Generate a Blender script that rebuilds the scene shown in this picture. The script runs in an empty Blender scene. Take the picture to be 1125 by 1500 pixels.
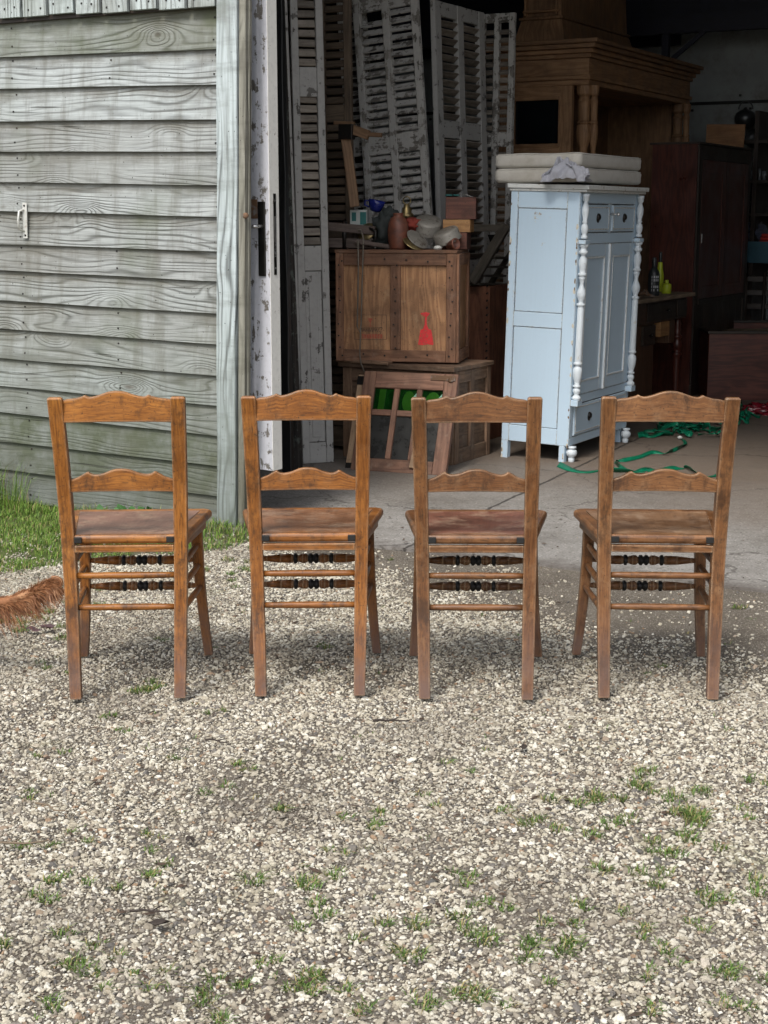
import bpy, math, random
import numpy as np
from mathutils import Vector, Matrix, Euler, noise as mn
R = math.radians
random.seed(7)
SC = bpy.context.scene
COL = SC.collection

# ------------------------------------------------------------------ camera and place frame
PITCH, FPX, CAMH = R(10.85), 2254.0, 1.4
TH = R(-28.9)                       # direction the barn front runs in
A0 = Vector((-.70, 7.0, 0))         # foot of the barn corner post
E1 = Vector((math.cos(TH), math.sin(TH), 0)); E2 = Vector((-math.sin(TH), math.cos(TH), 0))

def ray(x, y):
    a = (x-562.5)/FPX; b = -(y-750)/FPX
    return Vector((a, math.cos(PITCH)+b*math.sin(PITCH), -math.sin(PITCH)+b*math.cos(PITCH)))
C0 = Vector((0, 0, CAMH))
def gp(x, y, z=0.0):                # point of the horizontal plane z
    r = ray(x, y); return C0 + r*((z-CAMH)/r.z)
def UV(u, v, z=0.0): return A0 + E1*u + E2*v + Vector((0, 0, z))
def at_v(x, y, v):
    r = ray(x, y); t = (v + A0.dot(E2) - C0.dot(E2))/r.dot(E2); p = C0+r*t
    return (p-A0).dot(E1), (p-A0).dot(E2), p.z
def at_u(x, y, u):
    r = ray(x, y); t = (u + A0.dot(E1) - C0.dot(E1))/r.dot(E1); p = C0+r*t
    return (p-A0).dot(E1), (p-A0).dot(E2), p.z
def at_Y(x, y, Y):
    r = ray(x, y); return C0 + r*(Y/r.y)

# ------------------------------------------------------------------ node helper
class NT:
    def __init__(s, name):
        s.m = bpy.data.materials.new(name); s.m.use_nodes = True
        s.t = s.m.node_tree; s.b = s.t.nodes['Principled BSDF']
    def n(s, ty, ins=None, **pr):
        nd = s.t.nodes.new(ty)
        for k, v in pr.items(): setattr(nd, k, v)
        for k, v in (ins or {}).items(): s.set(nd.inputs[k], v)
        return nd
    def set(s, sock, v):
        if isinstance(v, bpy.types.NodeSocket): s.t.links.new(v, sock)
        elif isinstance(v, (tuple, list)):
            v = tuple(v)
            if sock.type == 'RGBA' and len(v) == 3: v = v+(1,)
            sock.default_value = v
        elif sock.type == 'RGBA': sock.default_value = (v, v, v, 1)
        elif sock.type == 'VECTOR': sock.default_value = (v, v, v)
        else: sock.default_value = v
    def tc(s, out='Object'): return s.n('ShaderNodeTexCoord').outputs[out]
    def at(s, name): return s.n('ShaderNodeAttribute', attribute_name=name).outputs['Fac']
    def mp(s, vec, sc=(1, 1, 1), loc=(0, 0, 0)):
        return s.n('ShaderNodeMapping', {'Vector': vec, 'Scale': sc, 'Location': loc}).outputs[0]
    def noise(s, vec, scale=5, det=3, rough=.55, dist=0):
        return s.n('ShaderNodeTexNoise', {'Vector': vec, 'Scale': scale, 'Detail': det, 'Roughness': rough, 'Distortion': dist}).outputs['Fac']
    def vor(s, vec, scale=5, feat='F1', out='Distance', rnd=1):
        return s.n('ShaderNodeTexVoronoi', {'Vector': vec, 'Scale': scale, 'Randomness': rnd}, feature=feat).outputs[out]
    def ma(s, op, a, b=0.0, c=0.0, clamp=False):
        nd = s.n('ShaderNodeMath', operation=op, use_clamp=clamp)
        s.set(nd.inputs[0], a); s.set(nd.inputs[1], b); s.set(nd.inputs[2], c)
        return nd.outputs[0]
    def va(s, op, a, b):
        nd = s.n('ShaderNodeVectorMath', operation=op); s.set(nd.inputs[0], a); s.set(nd.inputs[1], b); return nd.outputs[0]
    def rg(s, v, a, b, c=0.0, d=1.0):
        return s.n('ShaderNodeMapRange', {'Value': v, 'From Min': a, 'From Max': b, 'To Min': c, 'To Max': d}).outputs[0]
    def mix(s, f, a, b, mode='MIX'):
        nd = s.n('ShaderNodeMix', data_type='RGBA', blend_type=mode, clamp_factor=True)
        s.set(nd.inputs[0], f); s.set(nd.inputs[6], a); s.set(nd.inputs[7], b); return nd.outputs[2]
    def ramp(s, f, st):
        nd = s.n('ShaderNodeValToRGB', {'Fac': f}); el = nd.color_ramp.elements
        el[0].position, el[0].color = st[0][0], tuple(st[0][1])+(1,)
        el[1].position, el[1].color = st[-1][0], tuple(st[-1][1])+(1,)
        for p, c in st[1:-1]:
            e = el.new(p); e.color = tuple(c)+(1,)
        return nd.outputs[0]
    def sep(s, v):
        nd = s.n('ShaderNodeSeparateXYZ', {0: v}); return nd.outputs
    def comb(s, x, y, z=0.0):
        return s.n('ShaderNodeCombineXYZ', {0: x, 1: y, 2: z}).outputs[0]
    def bump(s, h, st=.3, dist=.01, nrm=None):
        i = {'Height': h, 'Strength': st, 'Distance': dist}
        if nrm is not None: i['Normal'] = nrm
        return s.n('ShaderNodeBump', i).outputs[0]
    def edge(s, r):                     # 1 on arrises, for worn chips and painted highlights; 0 on flats
        bn = s.n('ShaderNodeBevel', {'Radius': r}, samples=4).outputs[0]; nn = s.n('ShaderNodeNewGeometry').outputs['Normal']
        nd = s.n('ShaderNodeVectorMath', operation='DOT_PRODUCT'); s.set(nd.inputs[0], bn); s.set(nd.inputs[1], nn)
        return s.rg(nd.outputs['Value'], .995, .85)
    def out(s, col=None, rough=None, normal=None, **kw):
        if col is not None: s.set(s.b.inputs['Base Color'], col)
        if rough is not None: s.set(s.b.inputs['Roughness'], rough)
        if normal is not None: s.set(s.b.inputs['Normal'], normal)
        for k, v in kw.items(): s.set(s.b.inputs[k.replace('_', ' ')], v)
        return s.m

def wood(name, c1, c2, rough=.5, ring=16, blotch=.35, dirt=.3, dcol=(.03, .022, .016), bump=.25, paint=None, cov=.5,
         pscale=14, spec=.5, wear=None, wearf=.4, var=.35, soft=0):
    t = NT(name); uv = t.tc('UV'); ob = t.tc('Object'); r = t.at('rnd')
    off = t.comb(t.ma('MULTIPLY', r, 17.3), t.ma('MULTIPLY', r, 5.1), r)
    v = t.va('ADD', uv, off)
    n1 = t.noise(t.mp(v, (1.6, 11, 1)), 1, 3, .5, .3)
    sv = t.sep(v)[1]
    ph = t.ma('ADD', t.ma('MULTIPLY', sv, ring), t.ma('MULTIPLY', n1, 7))
    rings = t.rg(t.ma('SINE', t.ma('MULTIPLY', ph, 6.283)), -1, 1)
    fib = t.noise(t.mp(v, (7, 260, 1)), 1, 3, .6)
    f = t.ma('ADD', t.ma('ADD', t.ma('MULTIPLY', rings, .28), t.ma('MULTIPLY', fib, .5)), t.ma('MULTIPLY', n1, .3))
    f = t.rg(f, .28, .78)
    col = t.mix(f, c1, c2)
    bl = t.noise(ob, 5.5, 4, .6)
    k = t.ma('MULTIPLY', t.rg(bl, .25, .75, 1-blotch, 1+blotch*.6), t.rg(r, 0, 1, 1-var, 1+var*.5))
    col = t.mix(1.0, col, t.comb(k, k, k), 'MULTIPLY')
    if dirt:
        d1 = t.noise(ob, 9, 7, .68)
        dm = t.rg(d1, .52, .68, 0, dirt)
        col = t.mix(dm, col, dcol)
        sp = t.noise(t.mp(v, (1, 1, 1)), 95, 2, .5)
        col = t.mix(t.rg(sp, .66, .72, 0, min(1, dirt*1.6)), col, dcol)
    if wear:
        wz = t.noise(ob, 14, 6, .7)
        col = t.mix(t.rg(wz, .55, .72, 0, wearf), col, wear)
    h = t.ma('ADD', t.ma('MULTIPLY', fib, .6), t.ma('MULTIPLY', rings, .3))
    rr = t.rg(bl, .3, .7, rough-.08, rough+.12)
    if paint:
        pn = t.ma('ADD', t.noise(ob, pscale, 8, .7), t.ma('MULTIPLY', t.noise(t.mp(v, (4, 60, 1)), 1, 3), .35))
        th = 1.175-cov*.7
        pm = t.rg(pn, th-.3, th-.3+.03)
        pc = t.mix(t.noise(ob, 3, 3), paint, tuple(c*.72 for c in paint))
        pc = t.mix(t.rg(t.noise(ob, 40, 4), .5, .75, 0, .35), pc, tuple(c*.5 for c in paint))
        col = t.mix(pm, col, pc)
        h = t.ma('ADD', h, t.ma('MULTIPLY', pm, 1.2))
    return t.out(col, rr, t.bump(h, bump, .0015), Specular_IOR_Level=spec)

def plain(name, c, rough=.5, metal=0, var=.25, sc=12, bump=.1, bs=60, c2=None, thr=(.5, .65), spec=.5, **kw):
    t = NT(name); ob = t.tc('Object')
    n = t.noise(ob, sc, 6, .65)
    k = t.rg(n, .25, .75, 1-var, 1+var*.5)
    col = t.mix(1.0, c, t.comb(k, k, k), 'MULTIPLY')
    if c2: col = t.mix(t.rg(t.noise(ob, sc*1.7, 7, .7), thr[0], thr[1]), col, c2)
    return t.out(col, t.rg(n, .3, .7, max(.05, rough-.1), min(1, rough+.1)), t.bump(t.noise(ob, bs, 4, .6), bump, .004), Metallic=metal, Specular_IOR_Level=spec, **kw)

# ------------------------------------------------------------------ mesh builder
class MB:
    def __init__(s): s.v = []; s.f = []; s.uv = []; s.mi = []; s.r = []; s.sm = []
    def add(s, vs, fs, uvs, mi=0, rnd=None, smooth=False):
        o = len(s.v); s.v += [tuple(p) for p in vs]
        if rnd is None: rnd = random.random()
        for f, u in zip(fs, uvs):
            s.f.append([i+o for i in f]); s.uv += u; s.mi.append(mi); s.r.append(rnd); s.sm.append(smooth)
        return s
    def box(s, c, d, rot=None, mi=0, g=None, rnd=None, taper=None, M=None):
        hx, hy, hz = d[0]/2, d[1]/2, d[2]/2
        L = [Vector((sx*hx, sy*hy, sz*hz)) for sx in (-1, 1) for sy in (-1, 1) for sz in (-1, 1)]
        if taper:
            for p in L:
                if p.z > 0: p.x *= taper[0]; p.y *= taper[1]
        fs = [(0, 1, 3, 2), (4, 6, 7, 5), (0, 4, 5, 1), (2, 3, 7, 6), (0, 2, 6, 4), (1, 5, 7, 3)]
        ax = [0, 0, 1, 1, 2, 2]
        if g is None: g = max(range(3), key=lambda i: d[i])
        uvs = []
        for f, a in zip(fs, ax):
            o = [i for i in range(3) if i != a]
            if g in o: o.remove(g); iu, iv = g, o[0]
            else: iu, iv = o
            uvs.append([(L[i][iu], L[i][iv]+a*.37) for i in f])
        Mx = Matrix.Translation(Vector(c))
        if rot is not None: Mx = Mx @ (rot.to_4x4() if isinstance(rot, Matrix) else Euler(rot).to_matrix().to_4x4())
        if M is not None: Mx = M @ Mx
        return s.add([Mx @ p for p in L], fs, uvs, mi, rnd)
    def b2(s, x0, x1, y0, y1, z0, z1, **k):
        return s.box(((x0+x1)/2, (y0+y1)/2, (z0+z1)/2), (x1-x0, y1-y0, z1-z0), **k)
    def bar(s, a, b, w, d, up=(0, 0, 1), **k):
        a = Vector(a); b = Vector(b); z = (b-a); L = z.length; z.normalize()
        x = Vector(up).cross(z)
        if x.length < 1e-4: x = Vector((1, 0, 0)).cross(z)
        x.normalize(); y = z.cross(x)
        return s.box((a+b)/2, (w, d, L), rot=Matrix((x, y, z)).transposed(), g=2, **k)
    def rings(s, rs, mi=0, rnd=None, smooth=True, caps=True, closed=True, swap=False):
        n = len(rs[0]); vs = [p for r in rs for p in r]; fs = []; uvs = []
        L = 0; m = n if closed else n-1
        per = [0]
        for j in range(n): per.append(per[-1]+(Vector(rs[len(rs)//2][(j+1) % n])-Vector(rs[len(rs)//2][j])).length)
        for i in range(len(rs)-1):
            ca = sum((Vector(p) for p in rs[i]), Vector())/n; cb = sum((Vector(p) for p in rs[i+1]), Vector())/n
            L2 = L+max((cb-ca).length, 1e-5)
            for j in range(m):
                k = (j+1) % n
                fs.append((i*n+j, i*n+k, (i+1)*n+k, (i+1)*n+j))
                uvs.append([(L, per[j]), (L, per[j+1]), (L2, per[j+1]), (L2, per[j])])
            L = L2
        if caps and closed:
            for i, rev in ((0, True), (len(rs)-1, False)):
                idx = [i*n+j for j in range(n)]
                if rev: idx = idx[::-1]
                fs.append(idx); uvs.append([(vs[q][0], vs[q][1]) for q in idx])
        if swap: uvs = [[(b, a) for a, b in q] for q in uvs]
        return s.add(vs, fs, uvs, mi, rnd, smooth)
    def sweep(s, pts, mi=0, rnd=None, smooth=False):   # pts: x,y,z,w,d with horizontal sections
        rs = []
        for x, y, z, w, d in pts:
            rs.append([(x-w/2, y-d/2, z), (x+w/2, y-d/2, z), (x+w/2, y+d/2, z), (x-w/2, y+d/2, z)])
        return s.rings(rs, mi, rnd, smooth)
    def lathe(s, prof, M=None, seg=16, mi=0, rnd=None, smooth=True):
        M = M or Matrix.Identity(4)
        rs = [[tuple(M @ Vector((r*math.cos(2*math.pi*j/seg), r*math.sin(2*math.pi*j/seg), h))) for j in range(seg)] for r, h in prof]
        return s.rings(rs, mi, rnd, smooth)
    def tube(s, pts, r, seg=8, mi=0, rnd=None, flat=1.0, smooth=True):
        pts = [Vector(p) for p in pts]; rs = []; nn = len(pts)
        prevx = None
        for i, p in enumerate(pts):
            d = (pts[min(i+1, nn-1)]-pts[max(i-1, 0)]); d.normalize()
            x = Vector((0, 0, 1)).cross(d) if prevx is None else prevx-d*prevx.dot(d)
            if x.length < 1e-3: x = Vector((1, 0, 0)).cross(d)
            if x.length < 1e-3: x = Vector((0, 1, 0)).cross(d)
            x.normalize(); y = d.cross(x); prevx = x
            q = r[i] if isinstance(r, (list, tuple)) else r
            rs.append([tuple(p+x*(q*math.cos(2*math.pi*j/seg))+y*(q*flat*math.sin(2*math.pi*j/seg))) for j in range(seg)])
        return s.rings(rs, mi, rnd, smooth)
    def strip(s, pts, w, mi=0, rnd=None, th=.0008):    # flat tape: list of (point, side vector)
        rs = []
        for p, sd in pts:
            p = Vector(p); sd = Vector(sd).normalized()*w/2; n = Vector((0, 0, th))
            rs.append([tuple(p-sd), tuple(p+sd), tuple(p+sd+n), tuple(p-sd+n)])
        return s.rings(rs, mi, rnd, True)
    def rail(s, st, th, mi=0, rnd=None, side='x'):   # st: (x, y, zb, zt) stations
        rs = [[(x, y-th/2, zb), (x, y+th/2, zb), (x, y+th/2, zt), (x, y-th/2, zt)] for x, y, zb, zt in st]
        return s.rings(rs, mi, rnd, False)
    def prism(s, outl, y0, y1, mi=0, rnd=None, M=None):   # outline in xz, extruded along y
        n = len(outl); M = M or Matrix.Identity(4)
        vs = [M @ Vector((x, y0, z)) for x, z in outl]+[M @ Vector((x, y1, z)) for x, z in outl]
        fs = [tuple(range(n)), tuple(range(2*n-1, n-1, -1))]; uvs = [[(x, z) for x, z in outl], [(x, z) for x, z in outl[::-1]]]
        for j in range(n):
            k = (j+1) % n; fs.append((k, j, j+n, k+n)); uvs.append([(outl[k][0], outl[k][1]), (outl[j][0], outl[j][1]), (outl[j][0]+.01, outl[j][1]), (outl[k][0]+.01, outl[k][1])])
        return s.add(vs, fs, uvs, mi, rnd)
    def build(s, name, mats, parent=None, bevel=0, seg=1, smooth=None, sub=0, loc=None, auto=False):
        me = bpy.data.meshes.new(name); me.from_pydata(s.v, [], s.f)
        if not isinstance(mats, (list, tuple)): mats = [mats]
        for m in mats: me.materials.append(m)
        uvl = me.uv_layers.new(name='UVMap'); uvl.data.foreach_set('uv', [c for p in s.uv for c in p])
        me.polygons.foreach_set('material_index', s.mi)
        sm = s.sm if smooth is None else [smooth]*len(s.f)
        me.polygons.foreach_set('use_smooth', sm)
        at = me.attributes.new('rnd', 'FLOAT', 'FACE'); at.data.foreach_set('value', s.r)
        me.validate(); me.update()
        o = bpy.data.objects.new(name, me); COL.objects.link(o)
        if parent: o.parent = parent
        if loc is not None: o.location = loc
        if bevel:
            b = o.modifiers.new('bevel', 'BEVEL'); b.width = bevel; b.segments = seg; b.limit_method = 'ANGLE'; b.angle_limit = R(35)
            b.use_clamp_overlap = True
        if sub:
            q = o.modifiers.new('sub', 'SUBSURF'); q.levels = q.render_levels = sub
        return o

def tag(o, label=None, cat=None, group=None, kind=None):
    if label: o['label'] = label
    if cat: o['category'] = cat
    if group: o['group'] = group
    if kind: o['kind'] = kind
    return o
def thing(name, label, cat, loc=(0, 0, 0), rotz=0, group=None, rot=None):
    o = bpy.data.objects.new(name, None); COL.objects.link(o); o.empty_display_size = .1
    o.location = loc; o.rotation_euler = rot if rot else (0, 0, rotz)
    return tag(o, label, cat, group)

# ------------------------------------------------------------------ materials
def mat_clad(name, tint=(1, 1, 1), knots=1.0, green_dark=1.0, base=1.0, boards=False):
    t = NT(name); uv = t.tc('UV'); ob = t.tc('Object'); r = t.at('rnd')
    off = t.comb(t.ma('MULTIPLY', r, 31.7), t.ma('MULTIPLY', r, 13.3), 0.0)
    v = t.va('ADD', uv, off)
    w = t.va('ADD', v, t.comb(t.ma('MULTIPLY', t.noise(t.mp(v, (3, 6, 1)), 1, 2), .12), 0.0, 0.0))
    n1 = t.noise(t.mp(v, (.95, 5.5, 1)), 1, 2, .45, .15)
    kv = t.mp(w, (1.9, 4.6, 1))
    d = t.vor(kv, 1.0)
    kn = t.ma('POWER', 2.718, t.ma('MULTIPLY', t.ma('MULTIPLY', d, d), -26))          # swell of the grain round a knot
    sv = t.sep(v)[1]
    ph = t.ma('ADD', t.ma('ADD', t.ma('MULTIPLY', sv, 34), t.ma('MULTIPLY', n1, 9)), t.ma('MULTIPLY', kn, 5.5*knots))
    s1 = t.ma('SINE', t.ma('MULTIPLY', ph, 6.283))
    rings = t.ma('MULTIPLY', t.ma('POWER', t.rg(s1, -1, 1), 3.2), t.rg(t.noise(t.mp(v, (1.2, 5, 1)), 1, 3), .35, .6, .1, 1))
    fib = t.ma('ADD', t.ma('MULTIPLY', t.noise(t.mp(v, (3, 95, 1)), 1, 4, .7), .75), t.ma('MULTIPLY', t.noise(t.mp(v, (6, 300, 1)), 1, 2, .6), .25))
    light = t.mix(r, (.46*base, .50*base, .50*base), (.34*base, .355*base, .345*base))
    dark = t.mix(r, (.14*base, .15*base, .148*base), (.09*base, .093*base, .086*base))
    f = t.ma('ADD', t.ma('MULTIPLY', t.ma('SUBTRACT', 1.0, rings), .36), t.ma('MULTIPLY', fib, .85))
    col = t.mix(t.rg(f, .40, .86), dark, light)
    st = t.noise(t.mp(ob, (11, 11, 1.1)), 1.3, 5, .65)                                        # old run marks and weathering
    col = t.mix(t.rg(st, .5, .66, 0, .45), col, (.125, .12, .098))
    uvv = t.sep(uv)[1]
    if boards:
        tb_ = t.ma('ADD', uvv, t.ma('MULTIPLY', t.ma('SUBTRACT', t.noise(ob, 4.5, 5, .7), .5), .16))
        col = t.mix(t.rg(tb_, .015, .085, .78, 0), col, (.13, .122, .098))
    st2 = t.noise(t.mp(ob, (2.2, 2.2, 9)), 1.3, 5, .65)
    col = t.mix(t.rg(st2, .5, .68, 0, .5), col, (.15, .152, .14))
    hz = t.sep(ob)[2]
    gz = t.ma('ADD', t.ma('ADD', t.rg(hz, 1.15, .15, 0, .7*green_dark), t.ma('MULTIPLY', t.rg(t.ma('FRACT', t.ma('MULTIPLY', r, 7.3)), .62, .8), .5*green_dark if boards else 0.0)), t.rg(t.noise(ob, 1.5, 3), .54, .72, 0, .8*green_dark), clamp=True)  # greener towards the ground, on some boards and in patches
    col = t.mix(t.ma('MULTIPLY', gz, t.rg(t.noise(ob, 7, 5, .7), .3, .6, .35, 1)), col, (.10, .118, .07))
    col = t.mix(t.rg(hz, .85, .1, 0, .62*green_dark), col, (.08, .085, .072))  # darker towards the ground
    col = t.mix(t.rg(t.noise(t.mp(ob, loc=(3, 8, 2)), .9, 4, .6), .52, .68, 0, .4*green_dark), col, (.13, .12, .09))
    kd = t.rg(d, .075, .03, 0, .8)
    col = t.mix(t.ma('MULTIPLY', kd, knots, clamp=True), col, (.075, .06, .045))
    hol = t.rg(t.noise(v, 70, 2, .5), .705, .74, 0, .9)
    col = t.mix(hol, col, (.03, .027, .022))
    cr = t.rg(t.noise(t.mp(v, (1.2, 55, 1)), 1, 3, .55), .66, .72)
    col = t.mix(t.ma('MULTIPLY', cr, .7), col, (.05, .047, .04))
    col = t.mix(1.0, col, tint, 'MULTIPLY')
    h = t.ma('SUBTRACT', t.ma('ADD', t.ma('MULTIPLY', fib, 1.0), t.ma('MULTIPLY', rings, -.8)), cr)
    return t.out(col, .85, t.bump(h, .8, .004), Specular_IOR_Level=.25)

M = {}
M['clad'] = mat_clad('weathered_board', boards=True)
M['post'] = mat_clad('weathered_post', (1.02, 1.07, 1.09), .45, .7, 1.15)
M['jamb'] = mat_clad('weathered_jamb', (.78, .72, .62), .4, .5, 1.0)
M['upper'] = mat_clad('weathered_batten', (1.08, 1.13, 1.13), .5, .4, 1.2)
M['black'] = plain('black_paint', (.012, .012, .012), .45)
M['iron'] = plain('dark_iron', (.035, .032, .03), .45, .7, c2=(.09, .045, .025), thr=(.55, .7))
M['dark_metal'] = plain('dark_handle_metal', (.05, .047, .042), .35, .9)
M['steel'] = plain('bright_steel', (.55, .55, .54), .3, .9)
M['galv'] = plain('galvanised_pull', (.62, .62, .58), .5, .3, c2=(.25, .16, .1), thr=(.6, .72))
M['rust'] = plain('rusty_plate', (.16, .09, .05), .8, .2, c2=(.25, .24, .23))
M['door_paint'] = wood('peeling_door_paint', (.13, .115, .1), (.26, .245, .22), .6, paint=(.62, .63, .68), cov=.40, pscale=16, dirt=.1, bump=.5)
M['lit_door_edge'] = wood('sunlit_door_edge', (.3, .27, .22), (.5, .47, .42), .55, paint=(.88, .87, .82), cov=.52, pscale=20, dirt=.12, bump=.3)  # lighter than the door face: sunlight put into the edge colour
M['dark_plank'] = wood('dark_weathered_plank', (.012, .011, .01), (.05, .043, .038), .8, dirt=.4, paint=(.10, .115, .10), cov=.2, bump=.6)
M['sh_grey'] = wood('grey_shutter_wood', (.10, .092, .082), (.23, .22, .205), .8, dirt=.5, paint=(.44, .43, .41), cov=.46, bump=.5, ring=10)
M['sh_grey_b'] = wood('bare_grey_shutter', (.13, .118, .10), (.32, .30, .27), .85, dirt=.4, paint=(.50, .485, .455), cov=.36, bump=.6, ring=10)
M['sh_slat'] = wood('taupe_louvre', (.18, .15, .12), (.34, .30, .25), .8, dirt=.35, bump=.4)
M['sh_brown'] = wood('brown_shutter', (.06, .042, .028), (.135, .098, .065), .7, dirt=.3, bump=.4)
M['crate_pan'] = wood('crate_panel_plywood', (.19, .09, .042), (.40, .215, .105), .7, ring=22, blotch=.35, dirt=.45, dcol=(.10, .05, .025), wear=(.5, .36, .22), wearf=.35, bump=.4)
M['crate_frm'] = wood('crate_frame_wood', (.14, .066, .036), (.29, .148, .085), .75, dirt=.4, bump=.5, wear=(.33, .24, .18), wearf=.3)
M['crate_low'] = wood('old_chest_wood', (.12, .07, .042), (.25, .155, .097), .75, dirt=.4, bump=.4, wear=(.36, .3, .23), wearf=.3)
M['sash'] = wood('reddish_sash_wood', (.13, .06, .038), (.29, .155, .10), .65, dirt=.35, wear=(.45, .34, .25), wearf=.35, bump=.4)
M['sash_l'] = wood('pale_sash_wood', (.3, .19, .11), (.48, .33, .21), .7, dirt=.3, bump=.4)
M['pine'] = wood('yellow_pine', (.36, .17, .06), (.55, .3, .12), .6, dirt=.3)
M['oak'] = wood('oak_surround', (.19, .10, .048), (.34, .195, .10), .6, dirt=.2, bump=.3, ring=12)
M['mahog'] = wood('dark_mahogany', (.055, .02, .015), (.11, .04, .03), .38, dirt=.15, bump=.1)
M['mahog_r'] = wood('red_mahogany', (.06, .016, .012), (.15, .042, .026), .35, dirt=.15, bump=.1)
M['darkwood'] = wood('blackened_wood', (.018, .012, .009), (.045, .03, .02), .5, dirt=.2)
M['desk'] = wood('brown_desk', (.05, .026, .015), (.12, .062, .034), .45, dirt=.2)
M['desk_top'] = wood('worn_desk_top', (.16, .115, .075), (.28, .21, .145), .7, dirt=.3)
M['ply'] = wood('orange_plywood', (.24, .115, .05), (.36, .19, .09), .6, dirt=.15)
M['rackw'] = wood('dark_rack_wood', (.05, .043, .034), (.12, .105, .085), .8, dirt=.3)
M['rustchest'] = wood('red_brown_hide', (.12, .045, .025), (.24, .10, .055), .75, dirt=.4, bump=.4, ring=4)
M['box_red'] = wood('red_brown_box', (.07, .028, .02), (.16, .062, .042), .7, dirt=.6)
M['vice'] = wood('dusty_dark_timber', (.07, .05, .042), (.17, .13, .11), .8, dirt=.3)
M['bracket'] = wood('plain_tool_wood', (.17, .095, .05), (.3, .18, .1), .6, dirt=.2)

def mat_glass_green():
    t = NT('green_stained_glass'); ob = t.tc('Object')
    n = t.noise(ob, 9, 3)
    col = t.mix(t.rg(n, .4, .65), (.002, .018, .003), (.006, .055, .006))
    return t.out(col, .12, t.bump(t.noise(ob, 60, 2), .25, .003), Coat_Weight=.5)
M['gglass'] = mat_glass_green()
M['gglass_l'] = plain('light_green_glass', (.022, .095, .010), .12, var=.3)
M['gglass_p'] = plain('pale_mint_glass', (.26, .46, .36), .15, var=.1)
M['dglass'] = plain('dusty_dark_glass', (.035, .035, .033), .3, var=.4, spec=.5)
M['bglass'] = plain('black_window_glass', (.006, .008, .01), .08, var=.4, bump=.02)

def mat_cab(name='pale_blue_cabinet_paint', c=(.52, .665, .79), chips=1.0):
    t = NT(name); ob = t.tc('Object'); uv = t.tc('UV')
    n = t.noise(ob, 2.6, 4, .6)
    col = t.mix(n, c, tuple(x*.9 for x in c))
    br = t.noise(t.mp(uv, (3, 90, 1)), 1, 3)
    col = t.mix(t.rg(br, .3, .75, 0, .16), col, tuple(x*.8 for x in c))
    col = t.mix(t.rg(t.noise(ob, 60, 4, .7), .56, .8, 0, .25), col, (.42, .5, .56))
    pn = t.noise(ob, 22, 7, .72)
    e = t.ma('ADD', t.edge(.011), t.ma('MULTIPLY', t.ma('SUBTRACT', pn, .5), 2.2))
    ch = t.rg(e, .70, .80, 0, .95*chips)
    under = t.mix(t.rg(t.noise(ob, 80, 3), .45, .6), (.62, .60, .53), (.24, .17, .10))
    ch2 = t.rg(t.noise(ob, 9, 9, .75), .645, .655, 0, .9*chips)
    m = t.ma('MAXIMUM', ch, ch2)
    col = t.mix(m, col, under)
    h = t.ma('SUBTRACT', t.ma('MULTIPLY', br, .4), m)
    return t.out(col, .48, t.bump(h, .3, .0015))
M['cab'] = mat_cab()
M['cab_w'] = mat_cab('chipped_white_turning', (.66, .72, .76), 1.0)
M['cab_top'] = wood('worn_cabinet_top', (.3, .25, .18), (.48, .43, .36), .6, paint=(.74, .76, .74), cov=.50, pscale=25, dirt=.3, bump=.4)

def mat_fabric(name, c, dirtc, sc=500, dirt=.5):
    t = NT(name); ob = t.tc('Object')
    col = t.mix(t.rg(t.noise(ob, 7, 6, .7), .45, .72, 0, dirt), c, dirtc)
    w = t.noise(ob, sc, 2)
    col = t.mix(t.rg(w, .3, .7, 0, .25), col, tuple(x*.7 for x in c))
    return t.out(col, .9, t.bump(t.ma('ADD', w, t.noise(ob, 30, 3)), .3, .003), Specular_IOR_Level=.15, Sheen_Weight=.2)
M['cushion'] = mat_fabric('off_white_cushion_cloth', (.54, .52, .47), (.30, .26, .20))
M['rag'] = mat_fabric('lilac_grey_rag', (.36, .37, .42), (.22, .215, .21), 300, .6)

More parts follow.
